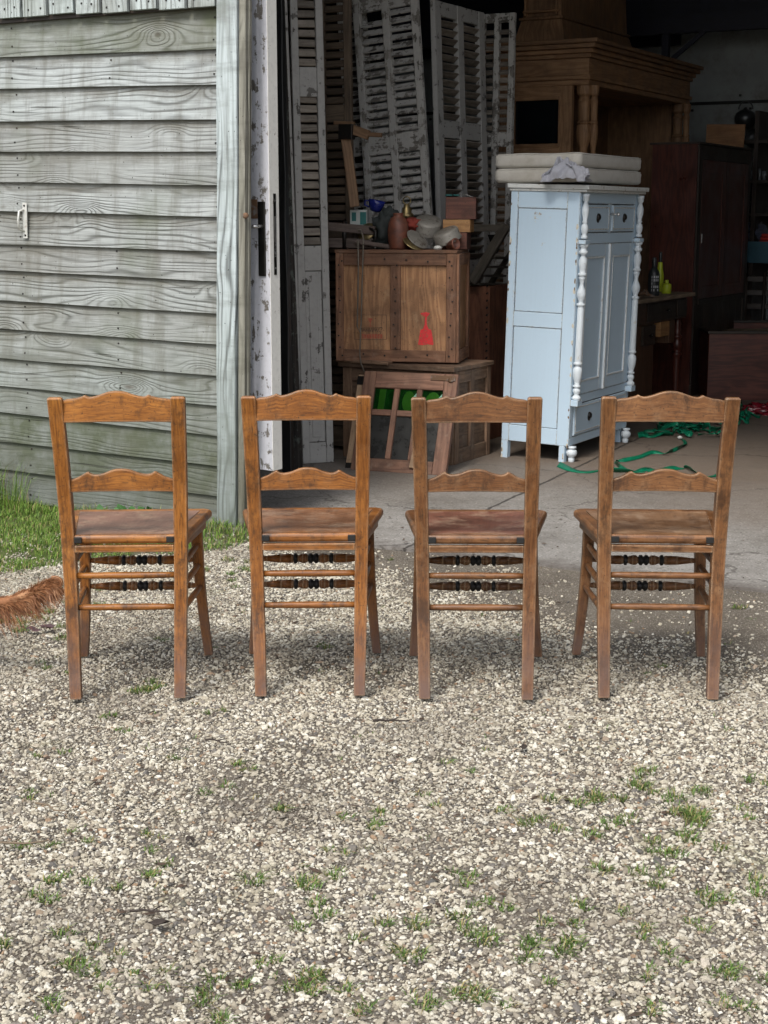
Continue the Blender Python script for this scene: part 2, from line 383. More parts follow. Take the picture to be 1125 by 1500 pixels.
def chair_wood(name, c1, c2, dull, seed, crest=False):
    t = NT(name); uv = t.tc('UV'); ob = t.tc('Object'); r = t.at('rnd')
    off = t.comb(t.ma('ADD', t.ma('MULTIPLY', r, 17.3), seed*3.7), t.ma('MULTIPLY', r, 5.1), r)
    v = t.va('ADD', uv, off); oo = t.mp(ob, loc=(seed*2.3, seed*1.1, seed))
    n1 = t.noise(t.mp(v, (2.2, 13, 1)), 1, 3, .5, .4)
    sv = t.sep(v)[1]
    ph = t.ma('ADD', t.ma('MULTIPLY', sv, 60), t.ma('MULTIPLY', n1, 8))
    rings = t.rg(t.ma('SINE', t.ma('MULTIPLY', ph, 6.283)), -1, 1)
    fib = t.noise(t.mp(v, (16, 190, 1)), 1, 5, .75)
    f = t.rg(t.ma('ADD', t.ma('ADD', t.ma('MULTIPLY', rings, .07), t.ma('MULTIPLY', fib, .85)), t.ma('MULTIPLY', n1, .12)), .33, .70)
    col = t.mix(f, c1, c2)
    bl = t.noise(oo, 6, 5, .62)
    k = t.rg(bl, .28, .72, .62, 1.22)
    col = t.mix(1.0, col, t.comb(k, t.ma('MULTIPLY', k, t.rg(bl, .3, .7, .93, 1.03)), t.ma('MULTIPLY', k, t.rg(bl, .3, .7, .9, 1.0))), 'MULTIPLY')
    # worn varnish: dull pale patches, black grime, ticks and worm holes
    col = t.mix(t.rg(t.noise(oo, 17, 7, .72), .52, .68, 0, .45*dull+.12), col, (.30, .185, .10))
    col = t.mix(t.rg(t.noise(t.mp(oo, (1, 1, .6)), 13, 9, .75), .51, .64, 0, .85), col, (.048, .022, .010))
    col = t.mix(t.rg(t.noise(oo, 150, 3, .6), .63, .69, 0, .8), col, (.03, .017, .01))
    col = t.mix(t.rg(t.noise(t.mp(v, (22, 120, 1)), 1, 3, .6), .61, .70, 0, .7), col, (.05, .025, .012))
    hz = t.sep(ob)[2]
    foot = t.ma('MULTIPLY', t.rg(hz, .28, .02, 0, 1), t.rg(t.noise(oo, 13, 6, .7), .32, .6, .25, 1))
    col = t.mix(t.ma('MULTIPLY', foot, .9), col, (.15, .095, .078))                  # scuffed, damp-stained feet
    e = t.rg(t.ma('ADD', t.edge(.009), t.ma('MULTIPLY', t.ma('SUBTRACT', t.noise(oo, 24, 5), .5), 1.4)), .40, .9, 0, .75)
    col = t.mix(e, col, (.47, .33, .21))  # edge highlight painted into the wood colour
    rr = t.ma('ADD', t.rg(bl, .3, .7, .34, .52), t.ma('MULTIPLY', foot, .3))
    h = t.ma('ADD', fib, t.ma('MULTIPLY', t.noise(oo, 25, 4), .8))
    return t.out(col, rr, t.bump(h, .28, .0012), Specular_IOR_Level=.42)
CW = [chair_wood('golden_chair_wood', (.125, .040, .008), (.42, .165, .030), .0, 1),
      chair_wood('amber_chair_wood', (.11, .035, .008), (.36, .138, .028), .15, 2),
      chair_wood('brown_chair_wood', (.08, .031, .012), (.245, .108, .038), .4, 3),
      chair_wood('tan_chair_wood', (.09, .036, .014), (.27, .122, .045), .5, 4)]
def seat_wood(name, c1, c2, seed):
    t = NT(name); ob = t.mp(t.tc('Object'), loc=(seed, seed*2, 0)); uv = t.tc('UV')
    n = t.noise(ob, 6, 6, .65); f = t.noise(t.mp(uv, (6, 120, 1)), 1, 4)
    col = t.mix(t.rg(t.ma('ADD', t.ma('MULTIPLY', n, .7), t.ma('MULTIPLY', f, .3)), .35, .65), c1, c2)
    col = t.mix(t.rg(t.noise(ob, 10, 8, .75), .5, .64, 0, .6), col, (.40, .28, .19))
    col = t.mix(t.rg(t.noise(ob, 17, 8, .75), .53, .66, 0, .7), col, (.06, .032, .022))
    return t.out(col, t.rg(n, .3, .7, .3, .5), t.bump(n, .2, .004))
SW = [seat_wood('plum_brown_seat', (.12, .055, .035), (.27, .15, .105), 1), seat_wood('orange_brown_seat', (.13, .05, .02), (.31, .155, .08), 2),
      seat_wood('red_brown_seat', (.11, .040, .024), (.23, .10, .065), 3), seat_wood('ochre_seat', (.13, .062, .028), (.31, .18, .10), 4)]
# ------------------------------------------------------------------ camera, world, sun
cd = bpy.data.cameras.new('camera'); cam = bpy.data.objects.new('camera', cd); COL.objects.link(cam); SC.camera = cam
cam.location = C0; cam.rotation_euler = (R(90)-PITCH, 0, 0)
cd.sensor_fit = 'VERTICAL'; cd.sensor_height = 36; cd.lens = 36*FPX/1500; cd.clip_end = 2000; cd.clip_start = .05
wd = bpy.data.worlds.new('World'); SC.world = wd; wd.use_nodes = True
wn = wd.node_tree; bg = wn.nodes['Background']
sky = wn.nodes.new('ShaderNodeTexSky'); sky.sky_type = 'NISHITA'; sky.sun_disc = False
SUN_EL, SUN_AZ = R(52), R(205)      # azimuth clockwise from +Y: behind the camera, a little to its left
sky.sun_elevation = SUN_EL; sky.sun_rotation = SUN_AZ; sky.dust_density = 3.0; sky.ozone_density = 1.0
hs = wn.nodes.new('ShaderNodeHueSaturation'); hs.inputs['Saturation'].default_value = .38
wn.links.new(sky.outputs[0], hs.inputs['Color']); wn.links.new(hs.outputs[0], bg.inputs[0])
bg.inputs[1].default_value = .14
sl = bpy.data.lights.new('sun', 'SUN'); sun = bpy.data.objects.new('sun', sl); COL.objects.link(sun)
sl.energy = 1.5; sl.angle = R(16); sl.color = (1, .95, .88)
sdir = Vector((math.sin(SUN_AZ)*math.cos(SUN_EL), math.cos(SUN_AZ)*math.cos(SUN_EL), math.sin(SUN_EL)))
sun.rotation_euler = sdir.to_track_quat('Z', 'Y').to_euler()
SC.view_settings.view_transform = 'Standard'; SC.view_settings.look = 'None'; SC.view_settings.exposure = .72
SC.view_settings.gamma = 1
SC.cycles.use_denoising = True
SC.cycles.max_bounces = 8; SC.cycles.diffuse_bounces = 5

# ------------------------------------------------------------------ ground
def mat_earth():
    t = NT('gravelly_earth'); ob = t.tc('Object')
    n = t.noise(ob, 3, 6, .65); f = t.noise(ob, 140, 5, .7)
    col = t.mix(t.rg(n, .35, .65), (.10, .084, .066), (.17, .148, .12))
    g = t.vor(ob, 170, 'F1'); gc = t.vor(ob, 170, 'F1', 'Color')
    gr = t.ma('MULTIPLY', t.rg(g, .42, .34), t.rg(t.sep(gc)[0], .35, .4))
    col = t.mix(t.ma('MULTIPLY', gr, .8), col, t.mix(t.sep(gc)[1], (.22, .20, .17), (.46, .43, .37)))
    col = t.mix(t.rg(f, .5, .7, 0, .5), col, (.05, .04, .032))
    P = t.va('SUBTRACT', ob, tuple(A0)); dn = t.n('ShaderNodeVectorMath', operation='DOT_PRODUCT'); t.set(dn.inputs[0], P); t.set(dn.inputs[1], tuple(E2))
    du_ = t.n('ShaderNodeVectorMath', operation='DOT_PRODUCT'); t.set(du_.inputs[0], P); t.set(du_.inputs[1], tuple(E1))
    lw = t.ma('MULTIPLY', t.rg(t.ma('ADD', dn.outputs['Value'], t.ma('MULTIPLY', t.ma('SUBTRACT', t.noise(ob, 2.2, 5), .5), .9)), -1.5, -1.1), t.rg(du_.outputs['Value'], .15, -.3))
    col = t.mix(t.ma('MULTIPLY', lw, .9), col, t.mix(t.noise(ob, 25, 5), (.035, .06, .012), (.10, .13, .03)))
    h = t.ma('ADD', t.ma('MULTIPLY', gr, .6), f)
    return t.out(col, .95, t.bump(h, .7, .006), Specular_IOR_Level=.2)
M['earth'] = mat_earth()
def mat_field():
    t = NT('far_ground'); ob = t.tc('Object')
    return t.out(t.mix(t.rg(t.noise(ob, .4, 6), .4, .6), (.07, .075, .04), (.15, .13, .1)), .95)
mb = MB(); mb.b2(-300, 300, -300, 300, -.5, -.07); g = mb.build('ground', mat_field()); tag(g, kind='structure')
# gravel yard bed: an undulating sheet
mb = MB(); NX, NY = 150, 130; X0, X1, Y0, Y1 = -9.0, 9.0, -6.0, 11.5
def bedz(x, y): return -.014 + .010*mn.noise(Vector((x*1.1, y*1.1, 3))) + .004*mn.noise(Vector((x*5, y*5, 1)))
vs = []; fs = []; us = []
for j in range(NY):
    for i in range(NX):
        x = X0+(X1-X0)*i/(NX-1); y = Y0+(Y1-Y0)*j/(NY-1)
        vs.append((x, y, bedz(x, y)))
for j in range(NY-1):
    for i in range(NX-1):
        a = j*NX+i; q = (a, a+1, a+NX+1, a+NX); fs.append(q); us.append([(vs[k][0], vs[k][1]) for k in q])
mb.add(vs, fs, us, smooth=True); g = mb.build('gravel_yard', M['earth']); tag(g, kind='structure')

# concrete slab of the barn with its apron, front edge worn
J1 = UV(*[0, 0]); ja = gp(712, 747); jb = gp(829, 692)
jal = ((ja-A0).dot(E1), (ja-A0).dot(E2)); jbl = ((jb-A0).dot(E1), (jb-A0).dot(E2))
def mat_conc():
    t = NT('old_concrete'); ob = t.tc('Object'); s = t.sep(ob)
    n = t.noise(ob, 1.7, 6, .6); f = t.noise(ob, 90, 5, .72)
    col = t.mix(t.rg(n, .35, .65), (.26, .248, .23), (.34, .325, .305))
    col = t.mix(t.rg(f, .45, .7, 0, .7), col, (.10, .092, .08))
    gc = t.vor(ob, 75, 'F1', 'Color'); g = t.vor(ob, 75)
    col = t.mix(t.rg(t.noise(ob, 14, 6, .75), .45, .7, 0, .55), col, (.13, .12, .10))
    gm = t.ma('MULTIPLY', t.rg(g, .38, .3), t.rg(t.sep(gc)[0], .55, .6))
    col = t.mix(t.ma('MULTIPLY', gm, .7), col, t.mix(t.rg(t.sep(gc)[1], .3, .7), (.05, .045, .04), (.48, .45, .41)))
    # trodden dirt plus painted shade inside the door and damp dark soil along the broken front edge
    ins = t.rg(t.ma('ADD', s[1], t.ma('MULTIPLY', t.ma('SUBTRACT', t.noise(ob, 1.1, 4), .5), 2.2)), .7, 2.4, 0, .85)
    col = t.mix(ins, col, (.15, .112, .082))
    ed = t.rg(t.ma('ADD', s[1], t.ma('MULTIPLY', t.ma('SUBTRACT', t.noise(ob, 4, 5, .7), .5), .35)), .05, -.1, 0, .7)
    col = t.mix(ed, col, (.075, .06, .05))
    st = t.rg(t.noise(t.mp(ob, (1, 1, 1), (5, 2, 0)), 2.6, 7, .7), .53, .7, 0, .5)
    col = t.mix(st, col, (.12, .107, .09))
    cv = t.va('ADD', ob, t.comb(t.ma('MULTIPLY', t.noise(ob, 5, 5), .35), t.ma('MULTIPLY', t.noise(t.mp(ob, loc=(7, 3, 1)), 5, 5), .35), 0.0))
    ce = t.n('ShaderNodeTexVoronoi', {'Vector': cv, 'Scale': .75}, feature='DISTANCE_TO_EDGE').outputs['Distance']
    col = t.mix(t.ma('MULTIPLY', t.rg(ce, .006, .002), .6), col, (.05, .042, .035))
    oil = t.rg(t.noise(t.mp(ob, loc=(2, 9, 0)), 1.3, 4, .6), .6, .72, 0, .45)
    col = t.mix(oil, col, (.09, .08, .07))
    # straight expansion joint, ragged
    dx, dy = jbl[0]-jal[0], jbl[1]-jal[1]; L = math.hypot(dx, dy); nx, ny = -dy/L, dx/L
    ds = t.ma('ADD', t.ma('MULTIPLY', t.ma('SUBTRACT', s[0], jal[0]), nx), t.ma('MULTIPLY', t.ma('SUBTRACT', s[1], jal[1]), ny))
    ds = t.ma('ABSOLUTE', t.ma('ADD', ds, t.ma('MULTIPLY', t.ma('SUBTRACT', t.noise(ob, 9, 5, .7), .5), .035)))
    jm = t.rg(ds, .012, .004)
    col = t.mix(t.ma('MULTIPLY', jm, .85), col, (.035, .03, .025))
    h = t.ma('SUBTRACT', t.ma('ADD', f, t.ma('MULTIPLY', gm, .5)), t.ma('MULTIPLY', jm, 2))
    return t.out(col, t.rg(n, .3, .7, .65, .9), t.bump(h, .6, .004), Specular_IOR_Level=.35)
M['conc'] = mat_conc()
random.seed(3)
mb = MB(); n = 90; front = [(-.25+i*6.6/n, -.085+.028*mn.noise(Vector((i*.35, 0, 0)))+.02*mn.noise(Vector((i*1.3, 5, 0)))) for i in range(n+1)]
outl = front+[(6.35, 9.2), (-4.0, 9.2), (-4.0, .08), (-.25, .08)]
m_ = len(outl); vs = [(x, y, 0.0) for x, y in outl]+[(x, y, -.12) for x, y in outl]
fs = [tuple(range(m_))]+[((j+1) % m_, j, j+m_, (j+1) % m_+m_) for j in range(m_)]
mb.add(vs, fs, [[(vs[k][0], vs[k][1]) for k in f] for f in fs])
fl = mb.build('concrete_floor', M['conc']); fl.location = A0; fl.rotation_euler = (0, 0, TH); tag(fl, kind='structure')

# ------------------------------------------------------------------ loose gravel: real stones, instanced as one uncountable mass
def barn_uv(x, y):
    d = Vector((x, y, 0))-A0; return d.dot(E1), d.dot(E2)
def lawn_amt(x, y):        # 1 on the grass by the wall, 0 on the gravel
    u, v = barn_uv(x, y)
    w = 1.46+.40*mn.noise(Vector((x*1.7, y*1.7, 0)))+.12*mn.noise(Vector((x*6, y*6, 2)))
    if u > -.35: w -= (u+.35)*1.6
    a = (v+w)/.22
    return max(0, min(1, a)) if v < .1 and u < .25 else 0
rng = np.random.default_rng(5)
def gravel_points():
    P = []; S = []
    sp = .0079; y = 1.2
    while y < 6.95:
        hw = .285*y+1.25
        n = int(2*hw/sp)
        xs = np.linspace(-hw, hw, n)+rng.uniform(-.5, .5, n)*sp; ys = y+rng.uniform(-.5, .5, n)*sp
        rr = rng.random(n)
        for x, yy, q in zip(xs, ys, rr):
            far_ = abs(x) > .255*yy+.22 or yy < 2.1
            if far_ and q > .42: continue
            u, v = barn_uv(x, yy)
            if v > -.10 and u > -.1: 
                if q > .004 or v > 1.4: continue
                P.append((x, yy, .003)); S.append(.5); continue
            if v > -.03: continue
            den = .88+.5*mn.noise(Vector((x*1.6, yy*1.6, 7)))+.38*mn.noise(Vector((x*5.5, yy*5.5, 9)))
            la = lawn_amt(x, yy); den -= la*.93
            if u > -.15:                             # bare damp soil by the slab edge
                wd_ = .12+max(0, u-.2)*.30
                dd = (-v-.08)/max(wd_, .05)
                den -= max(0, min(1, 1.7-dd))*1.0
            if q < max(.04, min(.97, den)):
                P.append((x, yy, bedz(x, yy)+.002)); S.append(1.45 if far_ else 1.0)
        y += sp
    return np.array(P), np.array(S)
GP, GS = gravel_points(); NP_ = len(GP)
me = bpy.data.meshes.new('gravel'); me.vertices.add(NP_); me.vertices.foreach_set('co', GP.ravel())
sz = (rng.lognormal(0, .40, NP_)*.0037).clip(.0017, .0120)*GS
a = me.attributes.new('scl', 'FLOAT', 'POINT'); a.data.foreach_set('value', sz)
rot = np.stack([rng.normal(0, .32, NP_), rng.normal(0, .32, NP_), rng.uniform(0, 6.283, NP_)], 1)
a = me.attributes.new('rt', 'FLOAT_VECTOR', 'POINT'); a.data.foreach_set('vector', rot.ravel())
a = me.attributes.new('vr', 'INT', 'POINT'); a.data.foreach_set('value', rng.integers(0, 9, NP_).astype(np.int32))
grav = bpy.data.objects.new('gravel', me); COL.objects.link(grav); tag(grav, kind='stuff')
def mat_stone():
    t = NT('pale_gravel_stone'); ob = t.tc('Object')
    rd = t.n('ShaderNodeObjectInfo').outputs['Random']
    base = t.ramp(rd, [(0, (.06, .06, .06)), (.06, (.12, .115, .11)), (.13, (.21, .19, .165)), (.28, (.28, .245, .19)), (.45, (.44, .40, .31)), (.65, (.55, .51, .415)), (.84, (.63, .60, .505)), (.95, (.72, .70, .62)), (.965, (.30, .19, .11)), (1, (.25, .2, .16))])
    geo = t.n('ShaderNodeNewGeometry').outputs['Position']
    n = t.noise(geo, 160, 4, .7)
    col = t.mix(t.rg(n, .42, .7, 0, .6), base, (.20, .17, .125))
    big = t.noise(geo, 1.9, 5, .65)
    col = t.mix(t.rg(big, .48, .68, 0, .5), col, (.19, .165, .13))
    moss = t.rg(t.noise(t.mp(geo, (1, 1, 1), (4, 4, 4)), 2.8, 5, .7), .6, .75, 0, .35)
    col = t.mix(moss, col, (.16, .17, .07))
    return t.out(col, .8, t.bump(n, .4, .002), Specular_IOR_Level=.3)
M['stone'] = mat_stone()
var = []
for k in range(9):
    import bmesh
    bm = bmesh.new(); bmesh.ops.create_icosphere(bm, subdivisions=2, radius=1)
    random.seed(50+k); ax = (random.uniform(.8, 1.3), random.uniform(.65, 1.0), random.uniform(.45, .72))
    for v in bm.verts:
        d = 1+.42*mn.noise(v.co*1.1+Vector((k*7, 0, 0)))+.2*mn.noise(v.co*2.6+Vector((0, k*5, 0)))
        v.co = Vector((v.co.x*ax[0], v.co.y*ax[1], v.co.z*ax[2]))*d
    m2 = bpy.data.meshes.new('stone'); bm.to_mesh(m2); bm.free(); m2.materials.append(M['stone'])
    for p in m2.polygons: p.use_smooth = False
    var.append(bpy.data.objects.new('stone', m2))
sc_ = bpy.data.collections.new('stone_shapes')
for o in var: sc_.objects.link(o)
ng = bpy.data.node_groups.new('gravel_scatter', 'GeometryNodeTree')
ng.interface.new_socket('Geometry', in_out='INPUT', socket_type='NodeSocketGeometry'); ng.interface.new_socket('Geometry', in_out='OUTPUT', socket_type='NodeSocketGeometry')
gi = ng.nodes.new('NodeGroupInput'); go = ng.nodes.new('NodeGroupOutput'); ip = ng.nodes.new('GeometryNodeInstanceOnPoints')
ci = ng.nodes.new('GeometryNodeCollectionInfo'); ci.inputs['Collection'].default_value = sc_; ci.inputs['Separate Children'].default_value = True; ci.inputs['Reset Children'].default_value = True
def na(nm, ty):
    q = ng.nodes.new('GeometryNodeInputNamedAttribute'); q.data_type = ty; q.inputs[0].default_value = nm
    return [o for o in q.outputs if o.enabled and o.name == 'Attribute'][0]
er = ng.nodes.new('FunctionNodeEulerToRotation')
ng.links.new(gi.outputs[0], ip.inputs['Points']); ng.links.new(ci.outputs[0], ip.inputs['Instance']); ip.inputs['Pick Instance'].default_value = True
ng.links.new(na('vr', 'INT'), ip.inputs['Instance Index']); ng.links.new(na('rt', 'FLOAT_VECTOR'), er.inputs[0]); ng.links.new(er.outputs[0], ip.inputs['Rotation'])
ng.links.new(na('scl', 'FLOAT'), ip.inputs['Scale']); ng.links.new(ip.outputs[0], go.inputs[0])
md = grav.modifiers.new('scatter', 'NODES'); md.node_group = ng

# ------------------------------------------------------------------ grass
def mat_grass(name, a, b, dry=.15):
    t = NT(name); r = t.at('rnd'); uv = t.tc('UV'); s = t.sep(uv)
    col = t.mix(r, a, b)
    col = t.mix(t.rg(r, 1-dry, 1-dry+.02), col, (.30, .25, .11))
    return t.out(col, .6, None, Specular_IOR_Level=.3, Subsurface_Weight=.0)
M['grass'] = mat_grass('lawn_green', (.05, .115, .016), (.24, .38, .06), .16)
M['tuft'] = mat_grass('tuft_green', (.05, .10, .018), (.15, .24, .05), .22)
def blades(items, seed):
    rd = random.Random(seed); mb = MB()
    for (x, y, z, h, n, rad, lean) in items:
        for _ in range(n):
            a = rd.uniform(0, 6.283); q = rad*math.sqrt(rd.random()); bx = x+q*math.cos(a); by = y+q*math.sin(a)
            hh = h*rd.uniform(.45, 1.15); a2 = rd.uniform(0, 6.283); ln = lean*rd.uniform(.2, 1.3)*hh
            dx, dy = math.cos(a2)*ln+(bx-x)/max(rad, .01)*hh*.35, math.sin(a2)*ln+(by-y)/max(rad, .01)*hh*.35
            w = rd.uniform(.0008, .0018); sx, sy = -math.sin(a2+.4)*w, math.cos(a2+.4)*w
            p0 = (bx, by, z); p1 = (bx+dx*.3, by+dy*.3, z+hh*.6); p2 = (bx+dx, by+dy, z+hh*(1-.35*min(1, ln/hh)))
            mb.add([(p0[0]-sx, p0[1]-sy, p0[2]), (p0[0]+sx, p0[1]+sy, p0[2]), (p1[0]+sx*.8, p1[1]+sy*.8, p1[2]), (p1[0]-sx*.8, p1[1]-sy*.8, p1[2]), p2],
                   [(0, 1, 2, 3), (3, 2, 4)], [[(0, 0), (1, 0), (1, .6), (0, .6)], [(0, .6), (1, .6), (.5, 1)]], 0, rd.random(), True)
    return mb
random.seed(21); items = []
for _ in range(15000):
    x = random.uniform(-3.6, -.45); y = random.uniform(5.6, 8.7); la = lawn_amt(x, y)
    u, v = barn_uv(x, y)
    if v > -.03 or random.random() > la*1.05: continue
    nearw = math.exp(-(v*v)/.03)
    nn = .5+.5*mn.noise(Vector((x*3, y*3, 4)))
    if mn.noise(Vector((x*4.5, y*4.5, 11))) > .3 and v < -.15: continue
    items.append((x, y, bedz(x, y), (.012+.034*nn)*(1+1.2*nearw), random.randint(4, 8), .03, .8))
for x, y, n, h, rd_ in ((8, 741, 110, .25, .09), (-30, 738, 110, .28, .12), (34, 748, 60, .13, .08), (185, 760, 60, .09, .10), (235, 765, 40, .08, .08)):
    p = gp(x, y); items.append((p.x, p.y, -.01, h, n, rd_, .5))
g = blades(items, 5).build('grass', M['grass']); tag(g, kind='stuff')
T1 = [(420, 12, 1.3), (320, 85, .8), (640, 315, 1.1), (805, 362, 1), (480, 445, .9), (435, 525, 1.1), (470, 565, 1), (312, 572, 1.1), (95, 615, 1.3), (130, 455, 1.2), (820, 610, 1.8), (925, 645, 1.4), (68, 748, 1.4), (205, 840, 1.5), (320, 780, 1), (505, 840, .9), (600, 897, 1.3), (695, 897, 1), (690, 972, 1.1), (850, 890, 1.1), (1000, 890, 1.3), (1000, 485, .9), (985, 540, 1.1), (1010, 380, .8), (1070, 365, 1), (1070, 740, 1.2), (1100, 940, 1), (780, 815, .8), (740, 235, 1), (520, 220, .7), (100, 312, .9), (170, 940, 1), (310, 860, .8), (900, 860, .7), (155, 550, .8), (320, 122, .8), (180, 200, .9), (240, 440, .8), (650, 65, .8), (880, 515, .5)]
T2 = [(245, 240, 1), (130, 330, 1), (390, 375, 1.4), (550, 330, 1.6), (640, 345, 1.4), (810, 300, 2.2), (865, 350, 2.2), (785, 410, 1.8), (620, 420, 1.6), (745, 455, 1.3), (910, 450, 1.2), (1080, 265, 1.2), (1065, 365, 1), (665, 530, 1.2), (800, 550, 1.6), (940, 615, 1.2), (1075, 600, 1.6), (280, 598, 1.1), (360, 615, 1.2), (200, 545, .8), (590, 628, 1), (510, 665, 1.2), (165, 690, 1.9), (735, 675, 1.1), (480, 740, 1.6), (410, 775, 1.1), (50, 750, 1), (825, 745, .9), (870, 790, .9), (1015, 830, 1), (1095, 850, 1.8), (210, 895, 1.7), (315, 915, .9), (430, 800, .8), (485, 845, .7), (760, 830, .8), (1035, 935, 1.1), (820, 920, .8), (770, 290, 1), (520, 720, 1), (1018, 125, .6), (250, 650, .9), (10, 410, 1), (945, 690, .9)]
tl = [(x*.498, 1000+y*.498, s) for x, y, s in T1]+[(560+x*.502, 1000+y*.502, s) for x, y, s in T2]
tl += [(455, 947, 1.2), (208, 1004, 1.5), (96, 930, 1.8), (245, 930, .8), (345, 800, 1.6), (315, 820, 2.0), (350, 830, 1.3), (975, 968, .8), (950, 985, .6), (1078, 888, 1), (30, 905, 2.2), (60, 900, 1.5), (10, 915, 2), (85, 968, 1.0), (120, 875, 1.6), (590, 790, 1), (150, 860, 1), (575, 815, .6), (100, 985, .8), (335, 850, 1.2), (70, 860, 1.2)]
rd = random.Random(8); items = []
for x, y, s in tl:
    p = gp(x, y)
    for k in range(int(1+s*1.6)):
        q = .017*s*1.3
        items.append((p.x+rd.gauss(0, q*1.2), p.y+rd.gauss(0, q*1.2), bedz(p.x, p.y)-.003, .014+.007*s, int(34*s), .012*s+.004, 1.2))
for k in range(110):
    y = rd.uniform(2.4, 5.9); x = rd.uniform(-.3, .3)*y; u, v = barn_uv(x, y)
    if v > -.3 and u > 0: continue
    items.append((x, y, bedz(x, y)-.002, rd.uniform(.012, .022), rd.randint(3, 8), .012, 1.1))
g = blades(items, 6).build('grass_tufts', M['tuft']); tag(g, kind='stuff')

# leafy weed at the foot of the wall
rd = random.Random(4)
M['weed'] = plain('weed_leaf', (.055, .145, .04), .5, var=.4, sc=30)
wp = gp(190, 759)
w = thing('leafy_weed', 'low dark green leafy weed at the foot of the plank wall, behind the leftmost chair', 'weed', wp)
mb = MB()
for k in range(70):
    a = rd.uniform(0, 6.283); L = rd.uniform(.05, .12); x0, y0 = rd.gauss(0, .07), rd.gauss(0, .03); el = rd.uniform(.3, 1.2)
    d = Vector((math.cos(a)*math.cos(el), math.sin(a)*math.cos(el), math.sin(el))); s = Vector((-math.sin(a), math.cos(a), 0))
    pts = []
    for i, ww in enumerate((.15, .8, 1, .7, .05)):
        t_ = i/4; c = Vector((x0, y0, 0))+d*L*t_-Vector((0, 0, .035*t_*t_)); pts.append((c, ww*L*.16))
    vs = []
    for c, ww in pts: vs += [c-s*ww, c+s*ww]
    mb.add(vs, [(2*i, 2*i+1, 2*i+3, 2*i+2) for i in range(4)], [[(0, 0), (1, 0), (1, 1), (0, 1)]]*4, smooth=True)
mb.build('leaves', M['weed'], w)

# bits lying on the gravel
rdb = random.Random(31); mb = MB()
for k in range(420):
    y = rdb.uniform(2.3, 7.4); x = rdb.uniform(-.3, .3)*y; u_, v_ = barn_uv(x, y)
    if v_ > -.05 and u_ < .1: continue
    z = .004 if v_ > -.08 else bedz(x, y)+.006
    s = rdb.uniform(.002, .007); a = rdb.uniform(0, 6.283); L = s*rdb.uniform(1, 3.5)
    q = [(x+math.cos(a+p)*(L if i % 2 == 0 else s), y+math.sin(a+p)*(L if i % 2 == 0 else s), z+rdb.uniform(0, .005)) for i, p in enumerate((0, 1.5, 3.1, 4.7))]
    mb.add(q+[(x, y, z+.006)], [(0, 1, 4), (1, 2, 4), (2, 3, 4), (3, 0, 4)], [[(0, 0), (1, 0), (1, 1)]]*4)
tag(mb.build('leaf_debris', plain('brown_litter', (.07, .045, .03), .9, var=.6, sc=60)), kind='stuff')
M['bark'] = plain('dark_bark', (.045, .033, .026), .85, var=.5, bump=.6)
M['twig'] = plain('pale_twig', (.20, .15, .10), .8, var=.4, bump=.4)
M['pleaf'] = plain('purple_leaf', (.10, .055, .06), .6, var=.5)
def twig(px, L, ang, label, name='twig', r=.003, mat='twig', bend=.1):
    p = gp(*px); t = thing(name, label, 'twig', p+Vector((0, 0, .002)), ang); mb = MB(); rr = random.Random(px[0])
    pts = [(L*(i/6-.5), bend*L*math.sin(i*1.1)+rr.uniform(-.003, .003), .006+rr.uniform(0, .003)) for i in range(7)]
    mb.tube(pts, [r*(1-.6*i/6) for i in range(7)], 6); mb.tube([pts[3], (pts[3][0]+.02, pts[3][1]+.025, .008)], [r*.6, r*.3], 5)
    mb.build('stem', M[mat], t); return t
twig((575, 1060), .11, .1, 'short dark stick lying on the gravel just in front of the second and third chairs', mat='bark', r=.004, bend=.03)
twig((76, 1188), .10, -.5, 'crooked brown twig on the gravel at the far left, below the first chair', r=.003)
twig((18, 1240), .16, .1, 'long pale twig on the gravel at the left edge of the picture', r=.0035, bend=.03)
twig((222, 1340), .09, .05, 'thin dark twig on the gravel beside the oval piece of bark', mat='bark', r=.003, bend=.05)
twig((318, 1090), .07, -.3, 'small dark twig on the gravel in front of the gap between the first two chairs', mat='bark', r=.003)
def chip(px, s, label, name, mat, cat, seed):
    p = gp(*px); mb = MB(); rr = random.Random(seed); n = 9; out = []
    rs = []
    for h, k in ((0, .7), (.4, 1), (.75, .8), (1, .3)):
        rs.append([(s*k*math.cos(6.283*j/n)*(1+.25*math.sin(j*2.3+seed)), s*.5*k*math.sin(6.283*j/n)*(1+.2*math.cos(j*1.7+seed)), s*.28*h+.003*math.sin(j*2)) for j in range(n)])
    mb.rings(rs); o = mb.build(name, M[mat]); o.location = p+Vector((0, 0, .004)); o.rotation_euler = (.1, .1, seed); tag(o, label, cat); return o
chip((232, 1355), .022, 'oval dark brown piece of bark on the gravel in the lower left', 'bark_chip', 'bark', 'bark', 3.1)
chip((766, 1097), .02, 'blackish crumpled leaf on the gravel in front of the third chair', 'dead_leaf', 'bark', 'leaf', 1.2)
chip((278, 1232), .018, 'black lump of bark on the gravel beside a white pebble, left of centre', 'bark_chip', 'bark', 'bark', 2.0)
